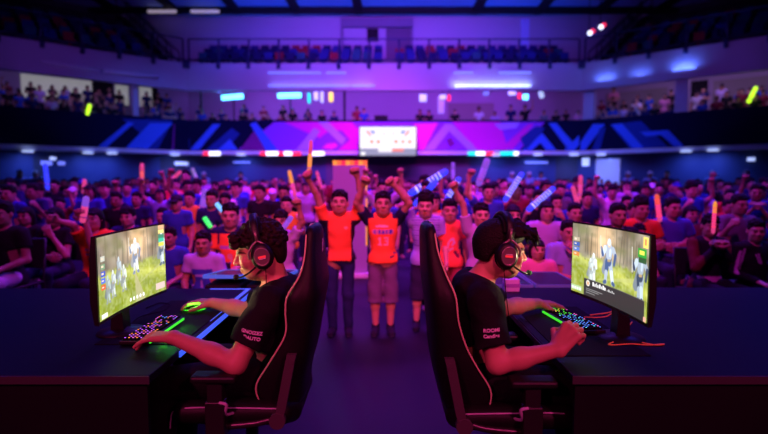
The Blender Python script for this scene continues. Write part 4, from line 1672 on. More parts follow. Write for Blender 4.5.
# boy in the bright orange-red tee
loc, s = floor_kid(449.5, 211, 5.0)
pD = pose(hs=1.2, fwd=(-0.05, -1, 0.0))
kid(loc, s, pD, 'short', paint_orange_tee, (1, 1, 1), (0.30, 0.05, 0.08), 'boy in printed orange-red tee between right chair and right player', skin=SKINS[0], short=True, hairseed=3)
# boy in lavender with a raised arm, behind the right player
loc, s = floor_kid(481, 215, 4.75)
pE = pose(hs=1.18, ea=rel(463, 204, 4.7, loc, s), wa=rel(455, 190, 4.65, loc, s), na=(0, -1, 0.1))
kid(loc, s, pE, 'short', None, COLS['lavender'], (0.02, 0.02, 0.05), 'boy in lavender tee with one arm raised behind the right player', skin=SKINS[2], hairseed=4)
# lavender shirted spectator behind the left player, arm up along the chair
loc, s = floor_kid(281, 221, 4.6)
pF = pose(eb=rel(302, 222, 4.55, loc, s), wb=rel(299, 207, 4.5, loc, s), nb=(0, -1, 0.1), ea=(-0.22, -0.02, 1.06), wa=(-0.1, -0.22, 1.12), na=(1, 0, 0))
kid(loc, s, pF, 'fringe', None, COLS['lavender'], (0.25, 0.2, 0.4), 'person in loose lavender shirt with raised arm between left player and chair', skin=SKINS[1], hairseed=6, hem=-0.12)
# seated children left of the left player
def seat_kid(px, py, Y, base, hair, paint, col, legs, label, skin, seed, fist=0.6, **kw):
    loc, s = floor_kid(px, py, Y, False)
    p = sit(base)
    p.update({k: V3(*v) for k, v in kw.items()})
    return kid(loc, s, p, hair, paint, col, legs, label, skin=skin, seated=True, hairseed=seed, fist=fist), loc, s


seat_kid(204, 243, 4.6, pose(hs=1.2, fwd=V3(0.1, -1, 0)), 'short', paint_blue_front, (1, 1, 1), (0.02, 0.02, 0.08), 'boy in lavender tee with blue front seated behind the left desk', SKINS[1], 8)
seat_kid(231, 216, 5.2, pose(hs=1.2, fwd=V3(0.1, -1, 0)), 'short', paint_orange_jersey, (1, 1, 1), (0.02, 0.02, 0.06), 'boy in sleeveless orange jersey seated left of the left player', SKINS[0], 9)
loc, s = floor_kid(95, 219, 5.2, False)
pW = sit(pose(fwd=V3(0.05, -1, 0.05)))
pW['ea'], pW['wa'], pW['na'] = V3(*rel(73, 225, 5.1, loc, s)), V3(*rel(58, 221, 5.0, loc, s)), V3(0, -1, 0)
pW['eb'], pW['wb'], pW['nb'] = V3(0.1, -0.22, 0.80), V3(*rel(85, 219, 4.95, loc, s)), V3(0, -1, 0)
kid(loc, s, pW, 'long', paint_orange_woman, (1, 1, 1), (0.02, 0.02, 0.04), 'long-haired woman in orange shirt holding a pink stick by left monitor', skin=SKINS[0], seated=True, hairseed=10)


# right end of the front row: dark jacket with brown sleeves, black jacket with pale sleeve stripes
def paint_jacket(V):
    c = np.tile(np.array((0.012, 0.012, 0.02)), (len(V), 1))
    W = V.copy()
    W[:, 2] = V[:, 2] - SEATDZ
    c[np.abs(V[:, 0]) > 0.155] = (0.14, 0.03, 0.03)
    c[(W[:, 2] < 1.12) & (V[:, 1] < -0.12)] = (0.14, 0.03, 0.03)
    c[(W[:, 2] < 0.96) & (W[:, 2] > 0.90) & (V[:, 1] < 0) & (np.abs(V[:, 0]) < 0.13)] = (0.6, 0.4, 0.55)
    return c


def paint_varsity(V):
    c = np.tile(np.array((0.010, 0.010, 0.016)), (len(V), 1))
    W = V.copy()
    W[:, 2] = V[:, 2] - SEATDZ
    c[strokes(W, [(-0.19, 1.27, -0.24, 1.05), (-0.15, 1.29, -0.19, 1.1)], 0.014, 0.05)] = (0.6, 0.45, 0.65)
    c[strokes(W, [(-0.05, 1.24, -0.02, 1.16), (-0.03, 1.25, 0.0, 1.15)], 0.008, 0)] = (0.5, 0.4, 0.6)
    c[strokes(W, [(0.08, 1.16, 0.1, 1.15)], 0.016, 0)] = (0.1, 0.1, 0.6)
    return c


pJ = dict(CLASP)
pJ.update(wa=(-0.035, -0.17, 1.27), wb=(0.035, -0.17, 1.27), na=(1, 0.1, 0), nb=(-1, 0.1, 0))
loc, s = floor_kid(709, 226, 4.95, False)
p_ = sit(pose(hs=1.1, fwd=(-0.15, -1, -0.05), **pJ))
kid(loc, s, p_, 'fringe', paint_jacket, (1, 1, 1), (0.01, 0.01, 0.02), 'person in dark jacket with brown sleeves, hands clasped at mouth, behind an upright stick', skin=SKINS[0], seated=True, hairseed=12, long=True, fist=0.9)
loc, s = floor_kid(755, 231, 4.8, False)
p_ = sit(pose(hs=1.1, fwd=(-0.45, -1, -0.05)))
kid(loc, s, p_, 'short', paint_varsity, (1, 1, 1), (0.01, 0.01, 0.02), 'young man in black jacket with pale sleeve stripes seated at the right edge', skin=SKINS[2], seated=True, hairseed=14, long=True, fist=0.6)

special(27, 216, 6.1, 'standing still', 'long', 'black', 'long-haired woman in black seated near the left edge of the crowd', skin=SKINS[0])
special(4, 214, 5.0, 'standing still', 'short', 'black', 'person in dark shirt and white trousers seated at the far left edge', trousers=(0.6, 0.55, 0.65), skin=SKINS[1])
special(56, 217, 5.7, 'with hand at chin', 'long', 'black', 'long-haired woman in black with hand at her face, left of orange shirted woman')
special(129, 217, 5.3, 'standing still', 'fringe', 'navy', 'dark-haired girl in navy looking over the left monitor', skin=SKINS[2])
special(163, 216, 6.0, 'standing still', 'short', 'navy', 'boy in dark navy shirt just left of the capped boy in blue')
special(177, 203, 6.4, 'standing still', 'cap', 'blue', 'boy in black cap and blue shirt behind the left monitor', seated=False)
special(170, 237, 5.05, 'standing still', 'short', 'blue', 'boy in blue tee seated beside the right edge of left monitor', skin=SKINS[1])
special(190, 199, 6.9, 'standing still', 'short', 'yellow', 'boy in yellow and black shirt behind the capped boy', seated=False)
special(218, 209, 6.6, 'holding a hand up a', 'bushy', 'grey', 'bushy-haired person behind the blue and green glowing sticks', seated=False)
special(287, 205, 6.3, 'holding a hand up b', 'short', 'yellow', 'boy in yellow and black jersey behind the left player', seated=False, skin=SKINS[2])
special(488, 195, 6.6, 'with arm raised a', 'short', 'blue', 'young man in blue raising a lavender stick behind the right player', seated=False, s=0.90)
special(513, 215, 5.6, 'standing still', 'long', 'navy', 'long-haired girl right behind the headset of the right player', skin=SKINS[2])
special(546, 211, 5.3, 'with crossed arms', 'long', 'lavender', 'long-haired girl in lavender tee seated behind the small girl', skin=SKINS[2])
special(568, 232, 4.75, 'with hand at chin', 'short', 'pale blue', 'boy in pale blue tee with hand at chin by right monitor', skin=SKINS[0])
special(537, 249, 4.5, 'standing still', 'long', 'pink', 'small girl in pink top seated in front of lavender girl', skin=SKINS[2])
special(556, 203, 6.5, 'with hand at chin', 'short', 'blue', 'young man in blue with a hand to his face, above girl in lavender', seated=False)
special(574, 213, 6.0, 'standing still', 'short', 'maroon', 'man in maroon under the pair of pink sticks', seated=True)
special(617, 215, 5.3, 'standing still', 'short', 'black', 'broad-faced man in black looking over the right monitor', skin=SKINS[1])
special(640, 209, 5.85, 'with crossed arms', 'bushy', 'orange', 'person in orange shirt seated behind the right monitor', seated=True, skin=SKINS[0])
special(626, 203, 7.4, 'standing still', 'short', 'grey', 'person in grey between broad-faced man and orange shirted person', seated=False)
special(643, 233, 4.85, 'standing still', 'fringe', 'lavender', 'person in lavender tee half hidden behind the right monitor', skin=SKINS[1])
special(672, 208, 5.3, 'with crossed arms', 'short', (0.07, 0.10, 0.42), 'man in blue polo with crossed arms right of the right monitor', skin=SKINS[0])
special(690, 214, 6.3, 'standing still', 'long', 'maroon', 'long-haired woman in maroon behind the man in blue polo', skin=SKINS[2])
special(738, 205, 6.2, 'holding a hand up a', 'short', 'grey', 'man in grey behind the young man in black jacket at right', skin=SKINS[1])
special(727, 207, 7.2, 'standing still', 'short', 'red', 'person in red shirt behind the clasped hands person', seated=False)

for hx, hy, hY, sd, col, lab in ((115, 182, 7.3, 'a', 'navy', 'spectator in navy with bare arm raised high behind the left monitor'), (68, 191, 8.2, 'b', 'maroon', 'spectator in maroon with a raised hand above the long-haired woman in black'),
                             (162, 172, 10.2, 'b', 'black', 'spectator in black with raised hand left of the tilted pink stick'), (376, 176, 8.8, 'b', 'navy', 'spectator in navy with raised fist behind the jersey boy')):
    P = atY(hx, hy, hY)
    h = HANDS['with arm raised ' + sd]
    sc = min(max(P.z / h[2], 0.74), 1.05)
    crowd_person(P.x - h[0] * sc, P.y - h[1] * sc, 0, sc, 'with arm raised ' + sd, 'short', col, lab, NEAR, skin=SKINS[0])
# ---- light sticks and the people who hold them --------------------------------
def stick_px(ax, ay, bx, by, Y, r, c, label, c2=None, marks=False, dy=0.0):
    return light_stick(atY(ax, ay, Y), atY(bx, by, Y + dy), r, STICKS[c], label, STICKS[c2] if c2 else None, marks)


stick_px(308.8, 176, 311.2, 140, 4.6, 0.019, 'gold', 'pink and gold stick gripped upright by the boy in red', 'pink')
stick_px(82.5, 223, 86.5, 196, 4.93, 0.03, 'pink', 'thick pink stick held upright by the woman in orange', 'lavender')
stick_px(282, 230, 292, 216, 4.45, 0.022, 'lavender', 'short lavender stick held beside the left player headset')
stick_px(713, 234, 715.2, 201, 4.65, 0.016, 'pink', 'upright banded pink and yellow stick in front of clasped hands person', 'gold', True)


def held(ax, ay, bx, by, Y, r, c, label, plabel, hair='short', col='navy', c2=None, marks=False, side=None, skin=None, lift=0.0, dy=0.0):
    """a stick and the spectator holding it"""
    P = atY(ax, ay, Y)
    stick_px(ax, ay, bx, by, Y, r, c, label, c2, marks, dy)
    best = None
    for nm, h in HANDS.items():
        if side and not nm.endswith(side):
            continue
        sc = P.z / h[2]
        cost = abs(sc - 0.92)
        if best is None or cost < best[0]:
            best = (cost, nm, h, sc)
    _, nm, h, sc = best
    sc = min(max(sc, 0.72), 1.08)
    crowd_person(P.x - h[0] * sc, P.y - h[1] * sc, P.z - h[2] * sc if lift else 0.0, sc, nm, hair, col, plabel, 'audience holding light sticks', skin=skin or random.choice(SKINS))


held(48, 190, 45, 163, 12.5, 0.05, 'blue', 'tall blue stick upright at far left before the ground wall', 'spectator in navy holding the tall blue stick at far left', side='b')
held(84, 194, 84.5, 179, 9.5, 0.035, 'pink', 'short pink stick upright above the woman in orange', 'spectator in black holding the short pink stick behind woman in orange', col='black', side='a')
held(142, 184, 142, 163, 11, 0.04, 'orange', 'orange stick upright above the left monitor', 'spectator in grey under the upright orange stick at left', col='grey', c2='pink', side='a')
held(166, 185, 181, 171, 10, 0.035, 'pink', 'pink stick tilted to the right above the capped boy', 'spectator in navy lifting the tilted pink stick above the capped boy', side='a')
held(197, 180, 192, 168, 10.5, 0.035, 'white', 'pale stick tilted to the left above the yellow shirted boy', 'spectator in blue lifting the pale tilted stick', col='blue', side='b')
held(202.5, 212, 206, 189, 6.4, 0.045, 'lavender', 'thick lavender stick upright right of the capped boy', 'spectator in white holding the thick lavender stick', col='white', side='a')
held(223, 211.5, 216, 203, 5.9, 0.026, 'sky', 'short bright blue glow stick above the boy in orange jersey', 'spectator in navy holding the short bright blue glow stick', col='navy', side='b')
held(211, 227.5, 204, 217, 5.6, 0.026, 'green', 'short bright green glow stick left of the boy in orange jersey', 'spectator in grey holding the short bright green glow stick', col='grey', side='a')
held(297, 204, 289, 170, 6.8, 0.026, 'pink', 'long pink and gold stick left of the boy in red', 'spectator in black holding the long pink and gold stick', col='black', c2='gold', side='b')
held(321, 187, 316.5, 171, 8.5, 0.026, 'pink', 'short pink stick right beside the raised arm of boy in red', 'spectator in maroon holding a short pink stick behind boy in red', col='maroon', side='a')
held(408, 195, 448, 170, 6.9, 0.047, 'blue', 'large printed blue stick, upper of the crossed pair right of jersey boy', 'spectator in navy holding the large printed blue stick', marks=True, side='a')
held(414, 206, 437, 180, 6.4, 0.04, 'blue', 'plain blue stick, lower of the pair right of the jersey boy', 'spectator in blue holding the plain blue stick behind smiling boy', col='blue', side='a')
held(446, 201, 460, 177, 6.6, 0.036, 'blue', 'blue stick slanting over the boy in orange-red tee', 'spectator in black holding the blue stick over the orange-red tee', col='black', side='b', marks=True)
held(453, 183, 453, 162, 10, 0.035, 'lavender', 'slim lavender stick upright below the scoreboard right corner', 'spectator in grey holding the slim upright lavender stick', col='grey', side='b')
held(469.5, 195, 468.5, 173, 9, 0.032, 'orange', 'orange pink stick upright left of the lavender one', 'spectator in navy holding the orange pink upright stick', c2='pink', side='b')
stick_px(478, 186, 488, 158, 6.35, 0.042, 'lavender', 'long lavender stick raised by the young man in blue')
held(504, 202, 523, 172, 6.8, 0.037, 'blue', 'printed blue stick slanting above the right player headset', 'spectator in maroon holding the slanting printed blue stick', col='maroon', marks=True, side='a')
held(527, 211, 555, 187, 6.0, 0.036, 'blue', 'printed blue stick slanting over the girl in lavender', 'spectator in black holding the blue stick over girl in lavender', col='black', marks=True, side='a')
held(579, 209, 572.5, 186, 7.0, 0.030, 'pink', 'pink stick tilted left, lower of the pink pair above right monitor', 'spectator in navy holding the tilted pink stick of the pair', side='a')
held(580, 200, 580.7, 175, 8.0, 0.032, 'pink', 'pink stick upright, taller of the pink pair above right monitor', 'spectator in grey holding the upright pink stick of the pair', col='grey', side='b')
held(660, 222, 656.5, 194, 5.9, 0.027, 'pink', 'banded pink and orange stick left of the man in blue polo', 'spectator in navy holding the banded stick beside man in blue polo', marks=True, c2='orange', side='b')

# ---- the mass of the crowd on the floor ---------------------------------------
rc = random.Random(21)
ROWS = [5.9, 6.7, 7.5, 8.4, 9.4, 10.5, 11.7, 13.0]
POSELIST = list(POSES)
NPLACED = 0
LASTROW = {}


def crowd_colour(px):
    if px < 150 or px > 640:
        return rc.choices(['navy', 'black', 'blue', 'grey', 'maroon', 'white', 'red', 'lavender'], (6, 7, 4, 3, 2, 1.2, .8, 1))[0]
    return rc.choices(['navy', 'black', 'blue', 'grey', 'maroon', 'white', 'red', 'lavender', 'orange', 'pale blue', 'pink'], (4, 4, 5, 3, 3, 2, 2, 3, 1, 2, 1))[0]


for ri, Y in enumerate(ROWS):
    halfw = 0.80 * Y
    n = int(2 * halfw / 0.62)
    num = 0
    for k in range(n):
        x = -halfw + 2 * halfw * (k + 0.5) / n + rc.uniform(-0.13, 0.13)
        y = Y + rc.uniform(-0.22, 0.22)
        px = 384 + x / y * 500
        if 322 < px < 408 and Y < 6.3:       # the aisle behind the two boys
            continue
        if any((x - a) ** 2 + (y - b) ** 2 < (0.235 + r) ** 2 for a, b, r in PEOPLE):
            continue
        # keep the roll-up banner clear
        if 326 < px < 370 and Y < 8.0:
            continue
        if ri < 2 and px < 90 and rc.random() < 0.4:
            continue
        num += 1
        pn = rc.choices(POSELIST, (9, .7, .7, .5, 1.3, 1.3, 1.2, 1.2, 1.2))[0]
        hair = rc.choices(['short', 'bushy', 'fringe', 'long', 'cap'], (6, 2, 2, 3, 1.4))[0]
        col = crowd_colour(px)
        cc = rc.choice(list(CAPC))
        s = rc.uniform(0.78, 0.92) if Y < 7 else rc.uniform(0.82, 0.96)
        nice = pn.replace(' a', '').replace(' b', '') if pn[-2:] in (' a', ' b') else pn
        nice = nice.replace('with both arms raised', 'arms up').replace('with arm raised', 'arm up').replace('holding a hand up', 'hand up').replace('standing still', 'standing')
        hw = HAIRWORD[hair]
        lab = f'{hw} spectator in {col}, {nice}, {ordinal(num)} from left in crowd row {ORD[ri + 1]}'
        crowd_person(x, y, 0.0, s, pn, hair, col, lab, 'crowd standing on the hall floor', skin=rc.choice(SKINS), rz=rc.uniform(-0.35, 0.35) - 0.35 * x / y, capcol=cc)
        NPLACED += 1

# ---- tier spectators ----------------------------------------------------------
def tier_person(px, py, row, pn, hair, col, label, s=None, seated=False):
    """px, py: face centre"""
    for row in range(row, 4):       # the tier steps up towards the back
        n = -0.55 - 0.85 * row
        seg, a, p = onwall(px, py, n)
        z0 = 3.5 + 0.36 * row
        if (p.z - z0) / 1.485 < 1.1:
            break
    sc = s or min(max((p.z - z0) / 1.485, 0.7), 1.12)
    u = SEG[seg][2]
    rz = math.atan2(u.x, -u.y)
    return crowd_person(p.x, p.y, z0, sc, pn, hair, col, label, 'spectators on the upper tier', skin=rc.choice(SKINS), rz=rz + rc.uniform(-0.3, 0.3))


GT = {}
for px, py, row, pn, hair, col, lab in (
        (322, 113, 0, 'standing still', 'short', 'black', 'dark silhouette on the tier below the yellow lamp'), (334, 114, 0, 'standing still', 'bushy', 'navy', 'dark silhouette on the tier right of the yellow lamp'),
        (357, 109, 0, 'standing still', 'cap', 'maroon', 'spectator in maroon on tier, left of two above the scoreboard left edge'), (364, 111, 0, 'standing still', 'short', 'blue', 'spectator in blue on tier, right of two above the scoreboard left edge'),
        (420, 112, 0, 'standing still', 'short', 'black', 'seated looking silhouette on the tier below the square lantern'), (429, 112.5, 0, 'standing still', 'cap', 'black', 'capped silhouette on the tier right of the square lantern'),
        (455, 112, 0, 'standing still', 'short', 'black', 'dark silhouette on the tier right of the white drape'), (479, 110, 0, 'standing still', 'bushy', 'white', 'spectator in white on the tier before the olive panel'),
        (495, 114, 0, 'standing still', 'short', 'lavender', 'spectator in lavender on the tier right of the olive panel'), (511, 108, 0, 'standing still', 'short', 'navy', 'spectator in navy on the tier under the white lamp head'),
        (525, 108, 0, 'with arm raised b', 'short', 'black', 'tall dark figure on the tier raising the moving head lamp'), (544, 113, 0, 'standing still', 'short', 'grey', 'spectator in grey on the tier under the moving head lamp'),
        (556, 113, 0, 'standing still', 'short', 'black', 'spectator in black on the tier left of the purple pillar'), (566, 112, 1, 'standing still', 'short', 'black', 'spectator in black, second left of the purple pillar'), (578, 113, 0, 'standing still', 'short', 'pink', 'spectator in pink on the tier near the purple pillar'),
        (614, 87, 0, 'with crossed arms', 'short', 'pink', 'tall spectator in pink standing above the others on right tier'), (637, 101, 0, 'with clasped hands', 'short', 'white', 'spectator in white on right tier left of pillar'),
        (665, 97, 0, 'standing still', 'short', 'pink', 'broad spectator in pink just left of the right pillar'), (697, 94, 0, 'standing still', 'cap', 'white', 'capped spectator in white just right of the right pillar'),
        (722, 87, 0, 'standing still', 'cap', 'lavender', 'capped spectator in lavender near the right end of the tier'), (742, 92, 0, 'standing still', 'short', 'maroon', 'spectator in maroon near the lime stick on right tier'),
        (756, 97, 0, 'holding a hand up a', 'short', 'black', 'spectator in black holding up the lime stick on right tier'),
        (89, 104, 0, 'holding a hand up a', 'short', 'black', 'spectator in black holding the lime stick on left tier')):
    tier_person(px, py, row, pn, hair, col, lab)
stick_at = onwall(748, 103, -0.3)[2]
stick_px(748, 103, 756.5, 86.5, stick_at.y - 0.1, 0.075, 'lime', 'lime yellow stick raised over the right tier')
stick_at = onwall(87, 115, -0.1)[2]
stick_px(87, 115, 90, 104, stick_at.y - 0.1, 0.075, 'lime', 'lime green stick held over the left tier parapet')
for seg, x0, x1, lab in (('left', 0, 186, 'left tier'), ('right', 594, 768, 'right tier'), ('mid', 192, 316, 'tier under cyan bars')):
    for row in ((0, 1, 2, 3) if seg == 'left' else (0, 1, 2) if seg == 'right' else (0, 1)):
        n = {'left': 16, 'right': 15, 'mid': 9}[seg]
        if seg == 'mid' and row == 1:
            n = 6
        num = 0
        for k in range(n):
            px = x0 + (x1 - x0) * (k + 0.5) / n + rc.uniform(-3, 3)
            s_, a_, p_ = onwall(px, 105, -0.55 - 0.85 * row)
            if s_ == 'none' or p_.y > 30:
                continue
            x, y = p_.x, p_.y
            if any((x - a) ** 2 + (y - b) ** 2 < (0.17 + r) ** 2 for a, b, r in PEOPLE) or any(abs(px - c) < 11 for c in (590, 682, 135)):
                continue
            num += 1
            col = rc.choices(['navy', 'black', 'blue', 'maroon', 'white', 'pink', 'lavender'], (6, 8, 4, 2, .8, .8, .8))[0]
            hair = rc.choice(['short', 'short', 'bushy', 'cap', 'long'])
            pn = rc.choices(['standing still', 'with crossed arms', 'with clasped hands', 'with arm raised a'], (6, 1, 1, .3))[0]
            n_ = -0.55 - 0.85 * row
            u = SEG[s_][2]
            crowd_person(x, y, 3.5 + 0.36 * row, rc.uniform(0.78, 1.0), pn, hair, col, f'{HAIRWORD[hair]} {col} clad spectator, {ordinal(num)} from left, {("front", "second", "third", "fourth")[row]} row of {lab}', 'spectators on the upper tier', skin=rc.choice(SKINS), rz=math.atan2(u.x, -u.y) + rc.uniform(-0.3, 0.3))

# ---- people standing along the ground wall, whitish shirts
for k, px in enumerate((20, 36, 204, 241, 512, 529, 541, 628, 650, 667, 712, 746)):
    s_, a_, p_ = onwall(px, 180, 0.7)
    u = SEG[s_][2]
    crowd_person(p_.x, p_.y, 0.0, 1.17, 'standing still', 'cap' if k % 3 else 'short', 'pale blue' if k not in (9, 11) else 'navy', f'tall {"pale blue" if k not in (9, 11) else "navy"} clad person standing before the ground wall, {ordinal(k + 1)} from the left', 'people standing along the ground wall', skin=rc.choice(SKINS), rz=math.atan2(u.x, -u.y), capcol='white')

c_ = onwall(381, 118, -0.7)[2]
k = MB()
k.box(-0.34, 0.34, -0.25, 0.25, 0.0, 1.25, bev=0.03)
k.box(-0.30, 0.30, -0.27, -0.25, 0.9, 1.2)
tag(k.build('equipment_rack', M_BLACK, loc=(c_.x, c_.y, 3.5)), 'dark equipment rack on the tier above the scoreboard screen', 'rack')

# ---- the farthest heads of the floor crowd, beyond count
def far_mass():
    p = BASE
    lo, hi = bounds(p)
    lo[2] = 0.75
    F = Field(lo, hi, 0.036)
    torso(F, p, 0.012)
    for s in 'ab':
        F.cap(p['s' + s], p['e' + s], 0.06, 0.055, 0.03)
        F.cap(p['e' + s], p['w' + s], 0.05, 0.04, 0.03)
    for s in 'ab':
        F.cap(p['h' + s], p['k' + s], 0.09, 0.08, 0.03)
    Vc, Fc = F.arrays()
    F = Field(p['hd'] - 0.2, p['hd'] + 0.2, 0.024)
    head_prims(F, p['hd'], frame(p['fwd']), 1.0, ears=False)
    F.cap(p['hd'], p['hd'] + V3(0, 0.02, -0.2), 0.05, 0.055, 0.02)
    Vh, Fh = F.arrays()
    L = Vh - p['hd']
    hc = np.tile(np.array(SKINS[0]), (len(Vh), 1))
    hc[(L[:, 2] > 0.04) | ((L[:, 1] > 0.01) & (L[:, 2] > -0.07))] = BLACKHAIR
    Vs, Fs, Cs, base = [], [], [], 0
    r = np.random.default_rng(4)
    pal = [COLS[c] for c in ('navy', 'black', 'blue', 'grey', 'maroon', 'white', 'lavender', 'red')]
    for Y in (14.4, 15.8, 17.2, 18.7, 20.2, 21.8, 23.2):
        X = -0.8 * Y
        while X < 0.8 * Y:
            X += r.uniform(0.52, 0.72)
            y = Y + r.uniform(-0.3, 0.3)
            # stay inside the hall
            if any((Vector((X, y, 0)) - SEG[q][0]).dot(SEG[q][2]) < 1.3 for q in SEG) or any((X - a) ** 2 + (y - b) ** 2 < 0.3 for a, b, _ in PEOPLE):
                continue
            s = r.uniform(0.82, 0.99)
            off = np.array((X, y, 0))
            Vs += [Vc * s + off, Vh * s + off]
            Cs += [np.tile(np.array(pal[r.choice(8, p=(.2, .2, .18, .12, .1, .07, .08, .05))]), (len(Vc), 1)), hc * r.uniform(0.7, 1.1)]
            Fs += [Fc + base, Fh + base + len(Vc)]
            base += len(Vc) + len(Vh)
    me = mesh_np('crowd', np.concatenate(Vs), np.concatenate(Fs), M_CLOTH, np.concatenate(Cs))
    o = link('crowd', me)
    tag(o, 'distant mass of spectators at the back of the hall floor', 'crowd', kind='stuff')


far_mass()

# roll-up banner standing behind the boys
t = thing('rollup_banner', 'tall white roll-up banner with gold and red top behind the boy in red', 'banner stand', (atY(350, 170, 7.6).x, 7.6, 0))
top = atY(350, 160.5, 7.6).z
hw = 17 * 7.6 / 500
k = MB(); k.box(-hw, hw, -0.004, 0.004, 0.08, top - 0.07); k.build('panel', mat('white_vinyl', (0.38, 0.42, 0.62), 0.5), t)
k = MB()
for i in range(8):
    k.box(-hw + 2 * hw * i / 8, -hw + 2 * hw * (i + 1) / 8, -0.006, 0.006, top - 0.07, top, (i * 5) % 3)
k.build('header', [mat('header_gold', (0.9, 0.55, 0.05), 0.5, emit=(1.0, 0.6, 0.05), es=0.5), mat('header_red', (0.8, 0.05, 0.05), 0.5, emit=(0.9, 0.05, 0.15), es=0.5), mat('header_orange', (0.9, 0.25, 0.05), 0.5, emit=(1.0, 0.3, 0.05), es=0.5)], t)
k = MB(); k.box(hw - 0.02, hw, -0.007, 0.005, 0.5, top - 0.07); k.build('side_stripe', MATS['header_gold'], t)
k = MB(); k.box(-hw - 0.02, hw + 0.02, -0.09, 0.09, 0.0, 0.08, bev=0.02); k.build('base', M_STEEL, t)
k = MB(); k.tube([(0, 0.03, 0.06), (0, 0.03, top)], 0.01, 6); k.build('pole', M_STEEL, t)
print('crowd placed', NPLACED, 'people', len(PEOPLE))


# ================================================================ THE TWO PLAYER STATIONS
M_DESK = mat('dark_desk_top', (0.006, 0.008, 0.024), 0.55, spec=0.12, noise=0.2, nscale=4)
M_EDGE = mat('grey_edge_band', (0.05, 0.05, 0.055), 0.5)
M_BLUESHEEN = mat('desk_blue_sheen', (0.1, 0.15, 0.5), 0.4, emit=(0.05, 0.13, 1.0), es=0.9)  # blue light reflected by the desk trim, put in as emission
M_PLASTIC = mat('black_plastic_matte', (0.009, 0.009, 0.011), 0.45, spec=0.3)
M_RUBBER = mat('black_rubber', (0.006, 0.006, 0.008), 0.85, spec=0.15)
M_LEATHER = mat('black_leatherette', (0.006, 0.005, 0.007), 0.5, spec=0.22, bump=0.12, nscale=90)
M_GOLD = mat('gold_piping', (0.62, 0.62, 0.36), 0.5)
M_PALEPIPE = mat('pale_piping', (0.5, 0.42, 0.6), 0.5)
M_METAL = mat('dark_metal', (0.07, 0.06, 0.07), 0.35, 0.8)
M_HINGE = mat('hinge_cover', (0.06, 0.05, 0.055), 0.5)
M_GUN = mat('bronze_grey_metal', (0.28, 0.22, 0.22), 0.35, 0.6)
M_WHITEINK = mat('white_ink', (0.85, 0.82, 0.88), 0.7)
M_REDEMB = mat('red_emblem', (0.75, 0.03, 0.05), 0.5, emit=(1.0, 0.05, 0.08), es=0.35)
M_GREENLED = mat('green_light', (0.05, 0.5, 0.05), 0.4, emit=(0.06, 1.0, 0.03), es=0.9)
DESK_Z = 0.74


def desk(x0, x1, y0, y1, sheen_x, label):
    cx, cy = (x0 + x1) / 2, (y0 + y1) / 2
    t = thing('gaming_desk', label, 'desk', (cx, cy, 0))
    T = lambda x, y: (x - cx, y - cy)
    a, b = x0 - cx, x1 - cx
    c, d = y0 - cy, y1 - cy
    MB().box(a, b, c, d, DESK_Z - 0.035, DESK_Z, bev=0.004).build('desk_top', M_DESK, t)
    MB().box(a, b, c - 0.006, c, DESK_Z - 0.034, DESK_Z - 0.002).build('edge_band', M_EDGE, t)
    lx = (sheen_x or x0) - cx
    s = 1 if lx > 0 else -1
    LB = M_BLUESHEEN if sheen_x else M_PLASTIC  # glowing strips imitate blue light caught by the trim
    MB().box(min(lx, lx + s * 0.006), max(lx, lx + s * 0.006), c + 0.28, d, DESK_Z - 0.03, DESK_Z - 0.004).build('glow_strip' if sheen_x else 'edge_strip', LB, t)
    MB().box(min(lx - s * 0.045, lx - s * 0.02), max(lx - s * 0.045, lx - s * 0.02), c + 0.75, d - 0.01, DESK_Z, DESK_Z + 0.0015).build('inlaid_sheen' if sheen_x else 'inlay', LB, t)
    MB().box(min(lx - s * 0.045, lx - s * 0.3), max(lx - s * 0.045, lx - s * 0.3), d - 0.035, d - 0.012, DESK_Z, DESK_Z + 0.0015).build('inlaid_sheen' if sheen_x else 'inlay', LB, t)
    MB().box(a + 0.02, b - 0.02, c + 0.02, c + 0.04, 0.04, DESK_Z - 0.035).build('front_panel', M_BLACK, t)
    for xx in (a + 0.12, b - 0.12):
        for yy in (c + 0.1, d - 0.1):
            k = MB()
            k.box(xx - 0.03, xx + 0.03, yy - 0.03, yy + 0.03, 0.03, DESK_Z - 0.035)
            k.box(xx - 0.05, xx + 0.05, yy - 0.05, yy + 0.05, 0.0, 0.03, bev=0.008)
            k.build('leg', M_METAL, t)
    MB().box(a + 0.1, b - 0.1, cy - cy - 0.03, 0.03, 0.55, 0.62).build('crossbar', M_METAL, t)
    return t


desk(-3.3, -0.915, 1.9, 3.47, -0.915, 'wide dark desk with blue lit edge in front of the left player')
desk(0.735, 3.3, 1.9, 3.5, None, 'wide dark desk in front of the right player')


# ---------------------------------------------------------------- game pictures on the screens
def noise2(w, h, cells, seed):
    r = np.random.default_rng(seed)
    g = r.random((cells + 2, int(cells * 1.8) + 2))
    y = np.linspace(0, cells - 0.01, h)
    x = np.linspace(0, int(cells * 1.8) - 0.01, w)
    yi, xi = y.astype(int), x.astype(int)
    fy, fx = (y - yi)[:, None], (x - xi)[None, :]
    fy, fx = fy * fy * (3 - 2 * fy), fx * fx * (3 - 2 * fx)
    A = g[yi][:, xi]
    B = g[yi][:, xi + 1]
    Cc = g[yi + 1][:, xi]
    D = g[yi + 1][:, xi + 1]
    return (A * (1 - fx) + B * fx) * (1 - fy) + (Cc * (1 - fx) + D * fx) * fy


